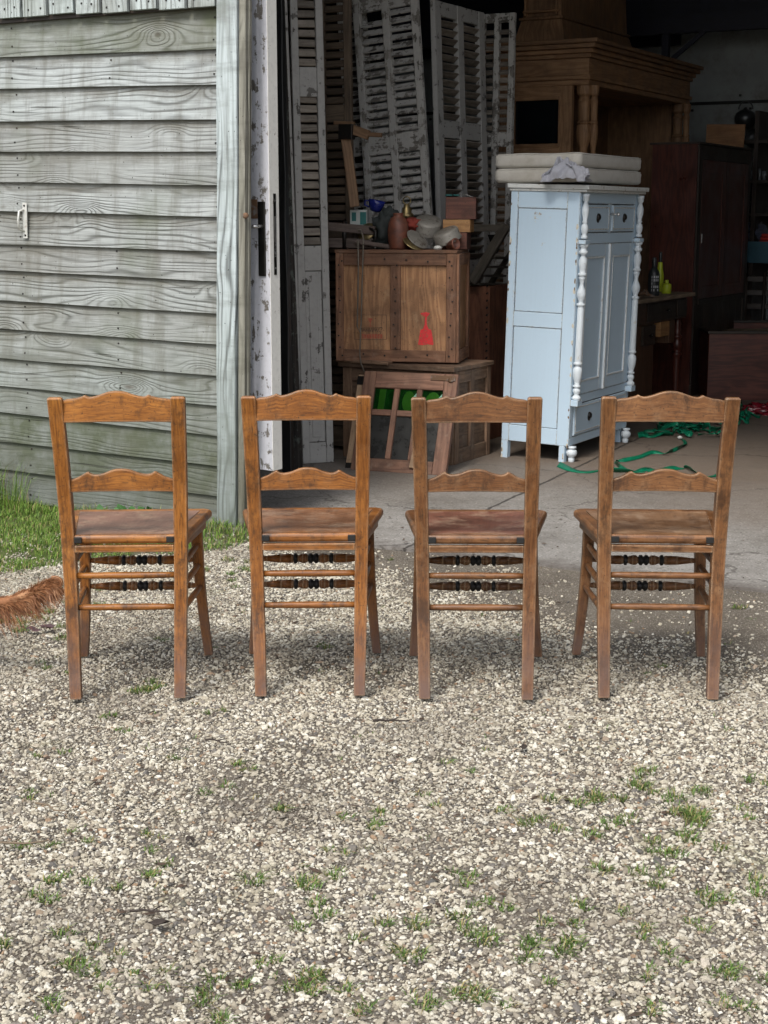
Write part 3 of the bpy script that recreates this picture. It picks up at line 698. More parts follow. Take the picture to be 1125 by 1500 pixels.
def leafm(px, s, label, seed):
    p = gp(*px); mb = MB(); rr = random.Random(seed)
    for q in range(4):
        cx, cy = rr.uniform(-.04, .04), rr.uniform(-.02, .02); a = rr.uniform(0, 6.28)
        vs = [(cx, cy, .012)]; n = 8
        for j in range(n): vs.append((cx+s*math.cos(a+6.283*j/n)*(1 if j % 2 else .6), cy+s*.7*math.sin(a+6.283*j/n)*(1 if j % 2 else .6), .006+rr.uniform(0, .018)))
        mb.add(vs, [(0, j+1, (j+1) % n+1) for j in range(n)], [[(0, 0), (1, 0), (1, 1)]]*n, smooth=True)
    o = mb.build('dead_leaves', M['pleaf']); o.location = p; tag(o, label, 'leaves'); return o
leafm((52, 926), .03, 'purple brown dead leaves on the gravel below the dog tail', 2)

# ------------------------------------------------------------------ the four chairs
def interp(tab, x):
    for (a, va), (b, vb) in zip(tab, tab[1:]):
        if a <= x <= b:
            k = (x-a)/(b-a); k = k*k*(3-2*k) if False else k
            return va+(vb-va)*k
    return tab[-1][1] if x > tab[-1][0] else tab[0][1]
def smooth_tab(tab, x):
    xs = [t[0] for t in tab]
    for i in range(len(tab)-1):
        if xs[i] <= x <= xs[i+1]:
            p0 = tab[max(i-1, 0)][1]; p1 = tab[i][1]; p2 = tab[i+1][1]; p3 = tab[min(i+2, len(tab)-1)][1]
            t_ = (x-xs[i])/(xs[i+1]-xs[i])
            return .5*((2*p1)+(-p0+p2)*t_+(2*p0-5*p1+4*p2-p3)*t_**2+(-p0+3*p1-3*p2+p3)*t_**3)
    return tab[-1][1] if x > xs[-1] else tab[0][1]
CRT = [(0, .091), (.15, .088), (.32, .079), (.47, .0735), (.53, .0755), (.575, .0795), (.61, .0755), (.75, .0695), (.9, .0665), (1, .0615)]
MRT = [(0, .070), (.15, .0675), (.32, .0580), (.48, .0535), (.57, .0560), (.625, .0615), (.68, .0570), (.82, .0450), (1, .0370)]
def make_chair(label, idx, loc, rotz, lean=0, wtop=.378, wbot=.335, skewl=0, skewr=0):
    c = thing('wooden_chair', label, 'chair', loc, rotz, 'row of four wooden chairs seen from behind', rot=(0, lean, rotz))
    W_, S_ = CW[idx], SW[idx]; random.seed(90+idx)
    ys = [(0, 0.0), (.12, .016), (.27, .036), (.42, .048), (.52, .046), (.62, .036), (.74, .016), (.85, -.010), (.893, -.022)]
    def px_(z, s):
        sk = skewl if s < 0 else skewr
        return s*((wbot/2-.019)+(wtop-wbot)/2*(z/.893)**1.0)+sk*max(0, z-.45)
    for s in (-1, 1):
        mb = MB(); pts = []
        for i in range(19):
            z = .893*i/18; w = smooth_tab([(0, .034), (.2, .0375), (.5, .0395), (.893, .0425)], z); d = smooth_tab([(0, .030), (.3, .036), (.5, .040), (.7, .036), (.893, .026)], z)
            pts.append((px_(z, s), smooth_tab(ys, z), z, w, d))
        z = .8985; pts.append((px_(.893, s), -.024, z, .036, .019))
        mb.sweep(pts, rnd=random.random()); mb.build('back_post', W_, c, bevel=.0035, seg=2)
    def rail_mb(zb, tab, xl, xr, yb, arch, bow, th):
        mb = MB(); st = []; n = 72
        for i in range(n+1):
            s = -1+2*i/n; x = (xl+xr)/2+(xr-xl)/2*s
            h = smooth_tab(tab, abs(s)); bot = arch*(1-s*s)
            st.append((x, yb-bow*(1-s*s), zb+bot, zb+h))
        return mb.rail(st, th, rnd=random.random())
    xi = lambda z, s: px_(z, s)-s*.0145
    rail_mb(.824+.0015*math.sin(idx*2.1), CRT, xi(.85, -1), xi(.85, 1), -.008, .003, .012, .019).build('crest_rail', W_, c, bevel=.003, seg=2)
    rail_mb(.614, MRT, xi(.65, -1), xi(.65, 1), .034, .005, .012, .017).build('mid_rail', W_, c, bevel=.003, seg=2)
    # seat: moulded rim board with a sunk plywood panel
    bw, fw, yb, yf, zt = px_(.47, 1)*2-.036, .450, .030, .445, .486
    def ring(inset, z): 
        k = inset
        return [(-bw/2-.004+k, yb+k, z), (bw/2+.004-k, yb+k, z), (px_(.47, 1)+.021-k, yb+.038+k*.3, z), (fw/2-k, yf-.02-k*.6, z), (fw/2-.02-k*.6, yf-k, z), (-fw/2+.02+k*.6, yf-k, z), (-fw/2+k, yf-.02-k*.6, z), (px_(.47, -1)-.021+k, yb+.038+k*.3, z)]
    mb = MB(); mb.rings([ring(.006, zt-.027), ring(0, zt-.020), ring(0, zt-.008), ring(.006, zt), ring(.036, zt), ring(.040, zt-.014)], smooth=False, swap=True)
    mb.build('seat_rim', W_, c, bevel=.002)
    mb = MB(); n = 10; rs = []
    for j in range(n+1):
        tt = j/n; y = yb+.012+(yf-.04-yb-.012)*tt; hw = (bw/2-.004)+(fw/2-.036-bw/2+.004)*tt; row = []
        for i in range(n+1):
            s = -1+2*i/n; row.append((hw*s, y, zt+.0005-.004*(1-s*s)*(1-(2*tt-1)**2)+.004*(abs(s) > .99)*0))
        rs.append(row)
    mb.rings(rs, closed=False, caps=False); mb.build('seat_panel', S_, c)
    mb = MB(); mb.rings([[(-bw/2+.002, yb-.004, z), (bw/2-.002, yb-.004, z), (bw/2-.002, yb+.016, z), (-bw/2+.002, yb+.016, z)] for z in (.435, .456)], smooth=False, swap=True)
    mb.bar((-px_(.45, 1)+.004, .09, .446), (-fw/2+.026, .40, .446), .018, .030, rnd=.4); mb.bar((px_(.45, 1)-.004, .09, .446), (fw/2-.026, .40, .446), .018, .030, rnd=.6)
    mb.b2(-fw/2+.03, fw/2-.03, .405, .423, .438, .458)
    mb.build('apron', W_, c, bevel=.002)
    for s in (-1, 1):
        mb = MB(); mb.box((s*(bw/2-.012), yb-.0015, .4725), (.022, .010, .017)); mb.build('corner_block', M['black'], c, bevel=.001)
    # front legs, sabre shaped
    for s in (-1, 1):
        mb = MB(); pts = []
        for i in range(12):
            z = .455*i/11; t_ = 1-z/.455
            pts.append((s*(.176+.006*t_+.020*t_*t_), .405+.012*t_+.034*t_*t_, z, .037-.009*t_, .037-.008*t_))
        mb.sweep(pts, rnd=random.random()); mb.build('front_leg', W_, c, bevel=.005, seg=2)
    fx = lambda z: .176+.006*(1-z/.455)+.020*(1-z/.455)**2
    fy = lambda z: .405+.012*(1-z/.455)+.034*(1-z/.455)**2
    def dowel(a, b, r): 
        a = Vector(a); b = Vector(b); pts = [a.lerp(b, i/8) for i in range(9)]
        mb = MB(); mb.tube(pts, [r*(.82+.18*math.sin(math.pi*i/8)) for i in range(9)], 12); return mb
    for z in (.362, .268):
        dowel((px_(z, -1)+.012, smooth_tab(ys, z), z), (px_(z, 1)-.012, smooth_tab(ys, z), z), .0105).build('back_rung', W_, c)
    for z in (.388, .322, .250):
        for s in (-1, 1):
            dowel((px_(z, s), smooth_tab(ys, z)+.01, z), (s*fx(z-.012), fy(z-.012), z-.012), .0100).build('side_rung', W_, c)
    # turned front rungs with blackened bobbins
    for z in (.326, .240):
        L = fx(z)-.010; mb = MB(); y = fy(z)
        H = [(-L, .0075, 0), (-L+.02, .010, 0), (-.105, .0155, 0), (-.070, .0165, 0), (-.064, .013, 0), (-.0635, .0125, 1), (-.062, .0185, 1), (-.055, .0195, 1), (-.0505, .0130, 1), (-.049, .0120, 0), (-.035, .0175, 0), (-.024, .0175, 0), (-.0175, .0115, 0), (-.017, .0110, 1), (-.013, .0180, 1), (-.006, .0190, 1), (-.0015, .013, 1), (0, .0125, 1)]
        H = H+[(-x, r, k) for x, r, k in H[::-1][1:]]
        Mx = Matrix.Translation((0, y, z)) @ Matrix.Rotation(R(90), 4, 'Y')
        for (x0, r0, k0), (x1, r1, k1) in zip(H, H[1:]):
            mb.lathe([(r0*.9, x0), (r1*.9, x1)], Mx, 16, mi=1 if (k0 and k1) else 0, rnd=.5)
        for k in range(len(mb.f)):
            pass
        mb.build('front_rung', [W_, M['black']], c)
    return c
def chair_at(lp, rp, ybot, **k):
    a = gp(lp, ybot); b = gp(rp, ybot+k.pop('dy', 0)); return ((a+b)/2)
chA = make_chair('leftmost chair of the row, most golden orange wood, standing before the weathered plank wall', 0, chair_at(101, 275, 1022), R(1.7), lean=R(-.2), wtop=.386, wbot=.345)
chB = make_chair('amber brown chair second from the left, in front of the peeling white door', 1, chair_at(371, 538, 1018), R(.7), lean=R(-.2), wtop=.368, wbot=.331)
chC = make_chair('duller brown chair with reddish seat, third from the left, between sash and blue cabinet', 2, chair_at(611, 783, 1023), R(-3.2), lean=R(-.5), wtop=.368, wbot=.341)
chD = make_chair('rightmost chair, pale worn tan wood, turned slightly so its left side shows', 3, chair_at(872, 1055, 1022), R(-1.9), lean=R(.25), wtop=.388, wbot=.358)
# ------------------------------------------------------------------ the barn
def bt(name, label, cat, u, v, z=0, dr=0, group=None, lx=0, ly=0):
    return thing(name, label, cat, UV(u, v, z), group=group, rot=(lx, ly, TH+dr))
barn = bt('barn', 'weathered grey plank barn with a tall open doorway full of old furniture', 'barn', 0, 0)
# horizontal feather-edge boards
zr = [2.286, 2.123, 1.973, 1.824, 1.686, 1.540, 1.400, 1.249, 1.115, .971, .832, .689, .551, .412, .272, .130, -.03]
rd = random.Random(12)
mb = MB(); nl = MB()
for i in range(len(zr)-1):
    zt, zb = zr[i], zr[i+1]; zt += .018
    tilt = .020+rd.uniform(-.004, .004); u0, u1 = -4.2, -.012-.0035*i; r_ = rd.random()
    du = u1-u0; th0 = .006; p = .024; segs = 22
    rs = []
    for k in range(segs+1):
        t_ = k/segs; u = u0+du*t_; sl_ = (u1-u)*tilt
        wv = .003*mn.noise(Vector((u*2.2, i*3.1, 0))); wp_ = .0025*mn.noise(Vector((u*1.7, i*5.1, 4)))
        rs.append([(u, -.004, zt+sl_), (u, -p+wp_, zb+sl_+wv), (u, -p+.016, zb+sl_-.002+wv), (u, .004, zt+sl_)])
    o = len(mb.v); mb.v += [q for r in rs for q in r]
    for k in range(segs):
        for j in range(4):
            a, b, c_, d_ = k*4+j, k*4+(j+1) % 4, (k+1)*4+(j+1) % 4, (k+1)*4+j
            mb.f.append([o+a, o+b, o+c_, o+d_]); vv = [0, .17, .19, .36, .38]
            ua, ub = u0+du*k/segs, u0+du*(k+1)/segs
            mb.uv += [(ua, vv[j]), (ua, vv[j+1]), (ub, vv[j+1]), (ub, vv[j])]; mb.mi.append(0); mb.r.append(r_); mb.sm.append(False)
    mb.f.append([o+segs*4+j for j in (0, 1, 2, 3)]); mb.uv += [(0, 0)]*4; mb.mi.append(0); mb.r.append(.3); mb.sm.append(False)
    for un in (-.035, -1.20, -.62):
        if un == -.62 and rd.random() < .6: continue
        for zz in (.25, .72):
            q = -.004-(p-.004)*(1-zz)-.0015+rd.uniform(-.0005, .0005); z_ = zb+(zt-zb)*zz+(u1-un)*tilt
            nl.box((un+rd.uniform(-.008, .008), q, z_+rd.uniform(-.006, .006)), (.007, .004, .007))
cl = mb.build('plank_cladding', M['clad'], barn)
nl.build('nails', M['iron'], cl)
# vertical boards above, their feet at about 2.3 m
mb = MB(); nl2 = MB(); u = -.012; k = 0
while u > -4.3:
    w = .139+rd.uniform(-.004, .004); zb = 2.298+(-u)*.022+rd.uniform(-.006, .006)
    mb.b2(u-w, u, -.052, -.028, zb, 5.3, g=2)
    for q_ in (.25, .75): nl2.box((u-w*q_+rd.uniform(-.01, .01), -.0525, zb+.035+rd.uniform(-.012, .012)), (.008, .004, .008))
    u -= w+.017; k += 1
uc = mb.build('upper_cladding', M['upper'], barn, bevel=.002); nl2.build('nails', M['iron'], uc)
mb = MB(); mb.b2(-4.25, -.012, -.026, .007, 2.30, 5.3, mi=0); mb.b2(-4.19, .0, .008, .05, 0, 5.3); mb.build('backing_wall', M['darkwood'], barn)
# corner post (leans a little), darker, greener foot, and the jamb beside it
mb = MB(); rs = []
for i in range(15):
    z = -.01+5.3*i/14; o_ = -.055*(1-z/2.3)+.002*math.sin(i*2.1); w = .105-.004*math.sin(i)
    rs.append([(o_, -.055, z), (o_+w, -.055, z), (o_+w, .03, z), (o_, .03, z)])
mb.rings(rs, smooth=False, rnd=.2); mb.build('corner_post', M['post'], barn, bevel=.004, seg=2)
mb = MB(); rs = []
for i in range(15):
    z = 0+5.3*i/14; o_ = .112-.055*(1-z/2.3)
    rs.append([(o_, -.045, z), (o_+.034, -.045, z), (o_+.034, -.02, z), (o_+.038, -.02, z), (o_+.038, .0, z), (o_, .0, z)])
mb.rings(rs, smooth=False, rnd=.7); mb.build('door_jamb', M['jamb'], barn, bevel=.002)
pu = at_v(239/1125*0+359, 316, -.04)
mb = MB(); q = at_v(359, 316, -.06); mb.lathe([(0, -.012), (.012, -.012), (.014, -.006), (.013, 0), (.006, .004)], Matrix.Translation(q) @ Matrix.Rotation(R(90), 4, 'X'), 14)
mb.build('rusty_plug', M['rust'], barn)
# pull handle on the planks
q = at_v(37, 323, -.03); mb = MB()
mb.box((q[0], q[1]-.001, q[2]), (.026, .004, .168), rot=(0, R(1.5), 0)); mb.tube([(q[0]-.006, q[1]-.004, q[2]+.05), (q[0]-.010, q[1]-.03, q[2]+.043), (q[0]-.013, q[1]-.036, q[2]), (q[0]-.012, q[1]-.03, q[2]-.043), (q[0]-.008, q[1]-.004, q[2]-.05)], .0055, 8)
mb.lathe([(0, -.002), (.005, -.002), (.005, .003)], Matrix.Translation((q[0], q[1]-.003, q[2]+.07)) @ Matrix.Rotation(R(90), 4, 'X'), 8, mi=1)
mb.lathe([(0, -.002), (.005, -.002), (.005, .003)], Matrix.Translation((q[0], q[1]-.003, q[2]-.07)) @ Matrix.Rotation(R(90), 4, 'X'), 8, mi=1)
mb.build('pull_handle', [M['galv'], M['iron']], barn)
# shell: side walls, back wall with sheet joints, roof, header, roof frame
M['sheet'] = plain('grey_back_wall_sheet', (.30, .325, .33), .8, var=.3, sc=2, c2=(.2, .2, .19))
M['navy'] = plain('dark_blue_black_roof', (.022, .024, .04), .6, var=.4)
BV = 8.6
mb = MB(); mb.b2(-4.25, 5.6, BV, BV+.12, -.1, 5.3); mb.build('back_wall', M['sheet'], barn)
mb = MB(); zl = at_v(1050, 151, BV)[2]; mb.b2(-4.1, 5.5, BV-.014, BV-.003, zl-.014, zl+.014)
for u_ in np.arange(-3.5, 5.5, .55): mb.box((u_, BV-.012, zl+.06), (.02, .015, .02)); mb.box((u_+.1, BV-.012, zl-.06), (.02, .015, .02))
mb.build('wall_joint_strip', M['black'], barn)
mb = MB(); mb.b2(-4.3, -4.2, 0.0, BV+.1, -.1, 5.25); mb.b2(5.5, 5.62, .11, BV-.01, -.1, 5.25); mb.build('side_wall', M['darkwood'], barn)
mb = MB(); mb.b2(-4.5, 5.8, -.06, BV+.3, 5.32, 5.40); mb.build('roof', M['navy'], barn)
mb = MB(); mb.b2(.16, 5.6, -.04, .10, 4.45, 5.31, g=0); mb.build('header_beam', M['post'], barn)
mb = MB(); mb.b2(5.35, 5.6, -.05, .1, -.05, 4.44, g=2); mb.build('end_post', M['post'], barn)
zt_ = at_v(1050, 46, 8.0)[2]
mb = MB(); mb.b2(-4.1, 5.5, 7.95, 8.05, zt_, zt_+.16, g=0); mb.b2(-4.1, 5.5, 8.06, 8.12, zt_+.17, 4.5, g=0)
pu = at_v(975, 80, 8.0); mb.b2(pu[0]-.03, pu[0]+.03, 7.97, 8.03, 0, zt_, g=2)
a = at_v(985, 86, 7.9); b = at_v(1032, 46, 7.9); mb.bar(a, b, .035, .035)
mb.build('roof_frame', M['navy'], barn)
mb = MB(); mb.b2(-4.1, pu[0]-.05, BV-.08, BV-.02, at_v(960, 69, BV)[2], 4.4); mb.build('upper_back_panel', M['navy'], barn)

# door leaf folded back behind the post
q = at_v(400, 690, .10); DU, DZ = q[0], q[2]
door = bt('door_leaf', 'peeling white painted door', 'door', 0, 0); 
del door['category']; del door['label']; door.parent = barn; door.location = (DU, .10, DZ); door.rotation_euler = (0, 0, R(-4)); door.name = 'door'
mb = MB(); H_ = 2.45; mb.b2(-.80, -.003, 0, .044, 0, H_, g=2, mi=0); mb.b2(-.003, .0, .0, .072, 0, H_, g=2, mi=1)
mb.b2(-.05, -.003, .044, .072, 0, H_, g=2, mi=0)
dl = mb.build('door_panel', [M['door_paint'], M['lit_door_edge']], door, bevel=.002)
dl.parent = door
zh = at_v(385, 350, .10)[2]-DZ
mb = MB(); mb.b2(-.060, -.022, -.010, -.0005, zh-.165, zh+.165); mb.build('handle_plate', M['dark_metal'], door, bevel=.002)
mb = MB(); mb.tube([(-.040, -.004, zh+.055), (-.040, -.045, zh+.055), (-.055, -.052, zh+.055), (-.13, -.052, zh+.048), (-.145, -.050, zh+.047)], [.008, .008, .009, .007, .0085], 10); mb.build('handle', M['steel'], door)
mb = MB(); mb.b2(-.105, -.066, -.006, -.0005, zh+.09, zh+.175); mb.build('rust_patch_plate', M['rust'], door)
mb = MB(); mb.b2(-.001, .0025, .028, .046, zh-.16, zh+.20, mi=0); mb.b2(.002, .0035, .032, .042, zh-.08, zh+.10, mi=1); mb.box((.003, .036, zh+.17), (.003, .008, .008), mi=1); mb.box((.003, .036, zh-.13), (.003, .008, .008), mi=1)
mb.build('lock_plate', [M['dark_metal'], M['steel']], door)

# ------------------------------------------------------------------ dark boards and shutters on the left
def board(px0, px1, v, w, d, z1, label, mat, top_dx=0):
    a = at_v(px0, 655, v); t = bt('dark_plank', label, 'plank', a[0], v, 0, ly=math.atan2(top_dx, z1)); mb = MB()
    rs = [[(-.0+.004*math.sin(i*1.7), 0, z1*i/10), (w+.005*math.sin(i*2.3), .003, z1*i/10), (w, d, z1*i/10), (0, d, z1*i/10)] for i in range(11)]
    mb.rings(rs, smooth=False); mb.build('plank', M[mat], t, bevel=.003); return t
board(413, 424, 1.25, .055, .04, 2.7, 'narrow black charred plank standing next to the white door edge', 'black', -.03)
board(421, 440, 1.36, .07, .05, 2.7, 'dark plank with flaking green grey paint standing beside the tall folded shutter', 'dark_plank', -.09)

def shutter(name, label, loc, rot, w, h, cols, rails, stile=.045, pitch=.048, th=.035, mats=('sh_grey', 'sh_slat'), panels=(), slat_t=.010, slat_a=38, miss=(), group=None, seed=1):
    t = thing(name, label, 'shutter', loc, rot=rot, group=group); rr = random.Random(seed)
    cw = (w-stile)/cols
    mb = MB()
    for k in range(cols+1):
        x = k*cw+stile/2; mb.box((x, 0, h/2), (stile, th, h), g=2, rnd=rr.random())
    for z0, z1 in rails:
        for k in range(cols): mb.box((k*cw+stile+(cw-stile)/2, .001, (z0+z1)/2), (cw-stile-.001, th-.006, z1-z0), g=0, rnd=rr.random())
    mb.build('frame', M[mats[0]], t, bevel=.003)
    rl = sorted(rails); gaps = [(a[1], b[0]) for a, b in zip(rl, rl[1:])]
    for k in range(cols):
        sl_ = MB(); pn = MB(); xc = k*cw+stile+(cw-stile)/2; ww = cw-stile-.004
        for gi_, (a, b) in enumerate(gaps):
            if gi_ in panels:
                pn.b2(xc-ww/2, xc+ww/2, -.004, .008, a+.003, b-.003, g=2, rnd=rr.random()); pn.b2(xc-ww/2+.02, xc+ww/2-.02, -.009, -.004, a+.03, b-.03, g=2); continue
            z = a+pitch*.5
            while z < b-pitch*.25:
                if (k, round(z, 1)) not in miss:
                    sl_.box((xc, .001, z), (ww, th*1.25, slat_t), rot=(R(slat_a+rr.uniform(-3, 3)), R(rr.uniform(-.8, .8)), 0), g=0, rnd=rr.random())
                z += pitch
        if sl_.f: sl_.build('louvres', M[mats[1]], t)
        if pn.f: pn.build('lower_panel', M[mats[0]], t, bevel=.003)
    return t
# A: tall folded grey shutter nearest the door
a = gp(443, 679); b = gp(487, 677); W_A = (b-a).length
rA = [(0, .12), (.98, 1.22) if False else (1.10, 1.24), (2.06, 2.22), (2.9, 3.0)]
shutter('louvred_shutter', 'tall narrow grey shutter with tan louvres and a panelled foot, folded beside the white door', a, (R(-2.0), R(-.6), math.atan2(b.y-a.y, b.x-a.x)), W_A+.005, 3.0, 1, rA, stile=.042, pitch=.052, panels=(0,), group='old louvred shutters stacked on the left', slat_t=.008, slat_a=60, seed=3)
shutter('louvred_shutter', 'plain grey shutter leaf seen edge on, between dark planks and tall folded shutter', a+Vector((-.004, .02, 0)), (R(-2.0), R(-.6), R(118)), .30, 3.0, 1, rA, stile=.05, panels=(0,), group='old louvred shutters stacked on the left', seed=4)
# B: brown shutter behind
q = at_v(480, 330, 2.25); 
shutter('louvred_shutter', 'dark brown shutter with close louvres, standing behind the wooden tool bracket', UV(q[0]-.03, 2.25, .02), (R(-1), R(-1), TH+R(8)), .21, 3.1, 1, [(0, .12), (1.2, 1.3), (1.93, 2.03), (3.0, 3.1)], stile=.045, pitch=.052, mats=('sh_brown', 'sh_brown'), slat_a=55, group='old louvred shutters stacked on the left', seed=5)
# C: wide leaning pair of grey leaves with peeling paint
qb = at_v(543, 310, 2.85); tiltC = R(-5.0)
zc = qb[2]; 
shutter('louvred_shutter', 'wide peeling grey shutter leaning to the left with two columns of louvres, one slat broken', UV(qb[0]+math.tan(R(5.0))*zc-.04, 2.85, .03), (R(-1), tiltC, TH), .455, 3.25, 2, [(0, .12), (.9, 1.0), (1.75, 1.87), (2.62, 2.76), (3.15, 3.25)], stile=.048, pitch=.050, mats=('sh_grey_b', 'sh_grey_b'), slat_a=50, slat_t=.009, group='old louvred shutters stacked on the left', miss=((0, 2.6),), seed=6)
shutter('louvred_shutter', 'narrow grey shutter leaf partly hidden behind the left edge of the wide peeling shutter', UV(qb[0]+math.tan(R(5.0))*zc-.20, 2.93, .03), (R(-1), tiltC, TH), .20, 3.2, 1, [(0, .12), (1.75, 1.87), (3.1, 3.2)], stile=.04, pitch=.050, mats=('sh_grey_b', 'sh_grey_b'), slat_a=35, group='old louvred shutters stacked on the left', seed=7)
# D: shutter standing along the depth of the barn, and the one behind
qd = at_v(633, 4, 3.15); qf = at_u(706, 24, qd[0]); Lw = qf[1]-qd[1]; zD = qd[2]
qb2 = at_v(641, 295, 3.15); dux = (qd[0]-qb2[0])/(qd[2]-qb2[2])
shutter('louvred_shutter', 'pale grey shutter of two open louvre columns, right of the wide peeling one', UV(qd[0]-dux*zD, 3.15, .02), (0, 0, 0), Lw, zD, 2, [(0, .12), (1.0, 1.1), (1.88, 1.99), (zD-.09, zD)], stile=.085, pitch=.052, slat_a=-40, slat_t=.009, group='old louvred shutters stacked on the left', seed=8)
o = bpy.data.objects[[k.name for k in bpy.data.objects if k.name.startswith('louvred_shutter')][-1]]
o.rotation_euler = Euler((0, 0, TH+R(90))).to_matrix().to_4x4().to_euler(); o.rotation_euler[0] = 0
Rm = Matrix.Rotation(TH+R(90), 4, 'Z') @ Matrix.Rotation(math.atan(dux), 4, 'X'); o.rotation_euler = Rm.to_euler()
qe = at_v(703, 26, 4.0); qe2 = at_v(750, 58, 4.0)
shutter('louvred_shutter', 'grey shutter with rusty hinge standing behind the pale one, next to the oak fireplace surround', UV(qe[0]-.02, 4.0, .02), (0, R(.5), TH), qe2[0]-qe[0]+.02, qe[2], 2, [(0, .12), (1.0, 1.1), (1.85, 1.95), (qe[2]-.06, qe[2])], stile=.04, pitch=.052, group='old louvred shutters stacked on the left', mats=('sh_grey_b', 'sh_slat'), seed=9)

# ------------------------------------------------------------------ crates
qb = gp(662, 681)
low = bt('wooden_chest', 'lower panelled wooden chest carrying the stencilled crate, behind the green glass sash', 'chest', -.60, 2.03)
mb = MB(); W_, D_, H_ = .725, .50, .565
mb.b2(.01, W_-.01, .012, D_-.01, .02, H_-.03, g=0)
for x0, x1 in ((0, .06), (W_-.06, W_)): mb.b2(x0, x1, 0, .022, 0, H_-.03, g=2)
mb.b2(.06, W_-.06, 0, .020, 0, .08, g=0); mb.b2(.06, W_-.06, 0, .020, H_-.11, H_-.03, g=0); mb.b2(.33, .39, .002, .022, .08, H_-.11, g=2)
for y0, y1 in ((.024, .075), (.225, .275), (D_-.05, D_)): mb.b2(W_-.012, W_+.006, y0, y1, .0, H_-.03, g=2)
mb.b2(W_-.012, W_+.004, .076, D_-.051, .0, .085, g=1); mb.b2(W_-.012, W_+.004, .076, D_-.051, H_-.10, H_-.03, g=1)
mb.build('body', M['crate_low'], low, bevel=.003)
mb = MB(); mb.b2(-.02, W_+.02, -.025, .20, H_-.028, H_, g=0); mb.b2(-.02, W_+.02, .204, D_+.01, H_-.028, H_-.002, g=0)
mb.bar((-.02, -.012, H_+.012), (.33, -.02, H_+.004), .06, .02); mb.build('lid', M['crate_low'], low, bevel=.003)

a = gp(492, 526, .585); b = gp(668, 529, .585); Wc = (b-a).length; phi = math.atan2(b.y-a.y, b.x-a.x)
crate = thing('stencilled_crate', 'large brown wooden crate standing upside down on the chest, with a red goblet stencil', 'crate', a-Vector((0, 0, .010)), phi+R(-1))
topz = at_Y(580, 368, (a.y+b.y)/2)[2]; Hc = topz-.575; Dc = .42
mb = MB()
mb.b2(.0, Wc, .016, Dc, .0, Hc-.02, g=2, mi=0); x = .02
mb.build('panels', M['crate_pan'], crate)
f_ = .062; mb = MB()
mb.b2(0, f_*.75, -.001, .0155, .0, Hc-.012, g=2); mb.b2(Wc-f_*.95, Wc, -.001, .0155, .0, Hc-.012, g=2)
mb.b2(f_*.75+.001, Wc-f_*.95-.001, .0, .0155, .0, f_*1.1, g=0); mb.b2(f_*.75+.001, Wc-f_*.95-.001, .0, .0155, Hc-.012-f_*1.1, Hc-.012, g=0)
mb.b2(Wc*.455, Wc*.455+.062, .001, .0155, f_*1.1+.001, Hc-.013-f_*1.1, g=2)
mb.b2(-.004, Wc+.004, -.006, Dc+.004, Hc-.012, Hc+.008, g=0)
for y0, y1 in ((.002, .05), (Dc-.05, Dc)): mb.b2(Wc+.0, Wc+.015, y0, y1, 0, Hc-.013, g=2)
mb.b2(Wc+.0, Wc+.014, .051, Dc-.051, 0, .07, g=1); mb.b2(Wc, Wc+.014, .051, Dc-.051, Hc-.08, Hc-.013, g=1)
fr = mb.build('frame', M['crate_frm'], crate, bevel=.003)
mb = MB()
for k in range(6):
    for z in (.035, Hc-.05): mb.box((.04+k*(Wc-.08)/5, -.003, z+rd.uniform(-.01, .01)), (.009, .005, .009), rot=(0, .5, 0))
for k in range(8):
    for x in (.02, Wc-.03, Wc*.455+.03): mb.box((x+rd.uniform(-.01, .01), -.003, .08+k*(Hc-.16)/7), (.008, .005, .008), rot=(0, .5, 0))
mb.build('nails', M['iron'], crate)
# stencils, printed on the upside-down crate: pixel positions turned into crate coordinates
def cr(px, py):    # crate face coordinates
    s = (px-492)/(671.0-492)*Wc; z = (526.5+ (px-492)*.012-py)/(526.5-368.0)*(Hc); return s, z
M['red'] = plain('red_stencil_ink', (.74, .035, .04), .6, var=.25, sc=40, c2=(.33, .12, .06), thr=(.52, .64))
M['fred'] = plain('faded_red_stencil', (.42, .09, .05), .7, var=.4, sc=60, c2=(.28, .13, .07), thr=(.5, .6))
M['fblk'] = plain('faded_black_stencil', (.05, .03, .025), .7, c2=(.18, .1, .06), thr=(.55, .65))
z3 = lambda P, y=.0135: [(x, z) for x, z in P]
mb = MB()
gob = [(614.5, 503), (616, 494), (618, 481.5), (622, 480), (624.2, 474), (624.6, 463), (619, 459.5), (618, 457.5), (626, 456), (632, 457.5), (630, 460), (627.2, 463), (627.4, 474), (630, 480), (634, 481.5), (636, 491), (637.5, 502), (636, 503.5), (630, 502.2), (622, 503.4)]
pts = [cr(*p) for p in gob]; mb.prism(pts[::-1], .0142, .0158); mb.build('goblet_stencil', M['red'], crate)
mb = MB()
g2 = [(540, 465), (547, 465), (545, 469.5), (544, 470.5), (543.8, 475), (546.5, 476.5), (540.5, 476.5), (543, 475), (542.8, 470.5), (541.5, 469.5)]
mb.prism([cr(*p) for p in g2], .0142, .0158)
x0 = 531
while x0 < 559:
    w = rd.uniform(2.0, 3.6); A = cr(x0, 494); B = cr(x0+w, 487.5)
    mb.b2(A[0], B[0], .0142, .0158, A[1], B[1]); x0 += w+.9
mb.build('small_goblet_and_red_lettering', M['fred'], crate)
mb = MB()
def ln(p, q, r=.0012):
    a_ = cr(*p); b_ = cr(*q); mb.bar((a_[0], .0150, a_[1]), (b_[0], .0150, b_[1]), .0022, .0016)
for p, q in (((519, 460), (567.5, 460)), ((567.5, 460), (567.5, 495.5)), ((567.5, 495.5), (519, 495.5)), ((519, 495.5), (519, 460))): ln(p, q)
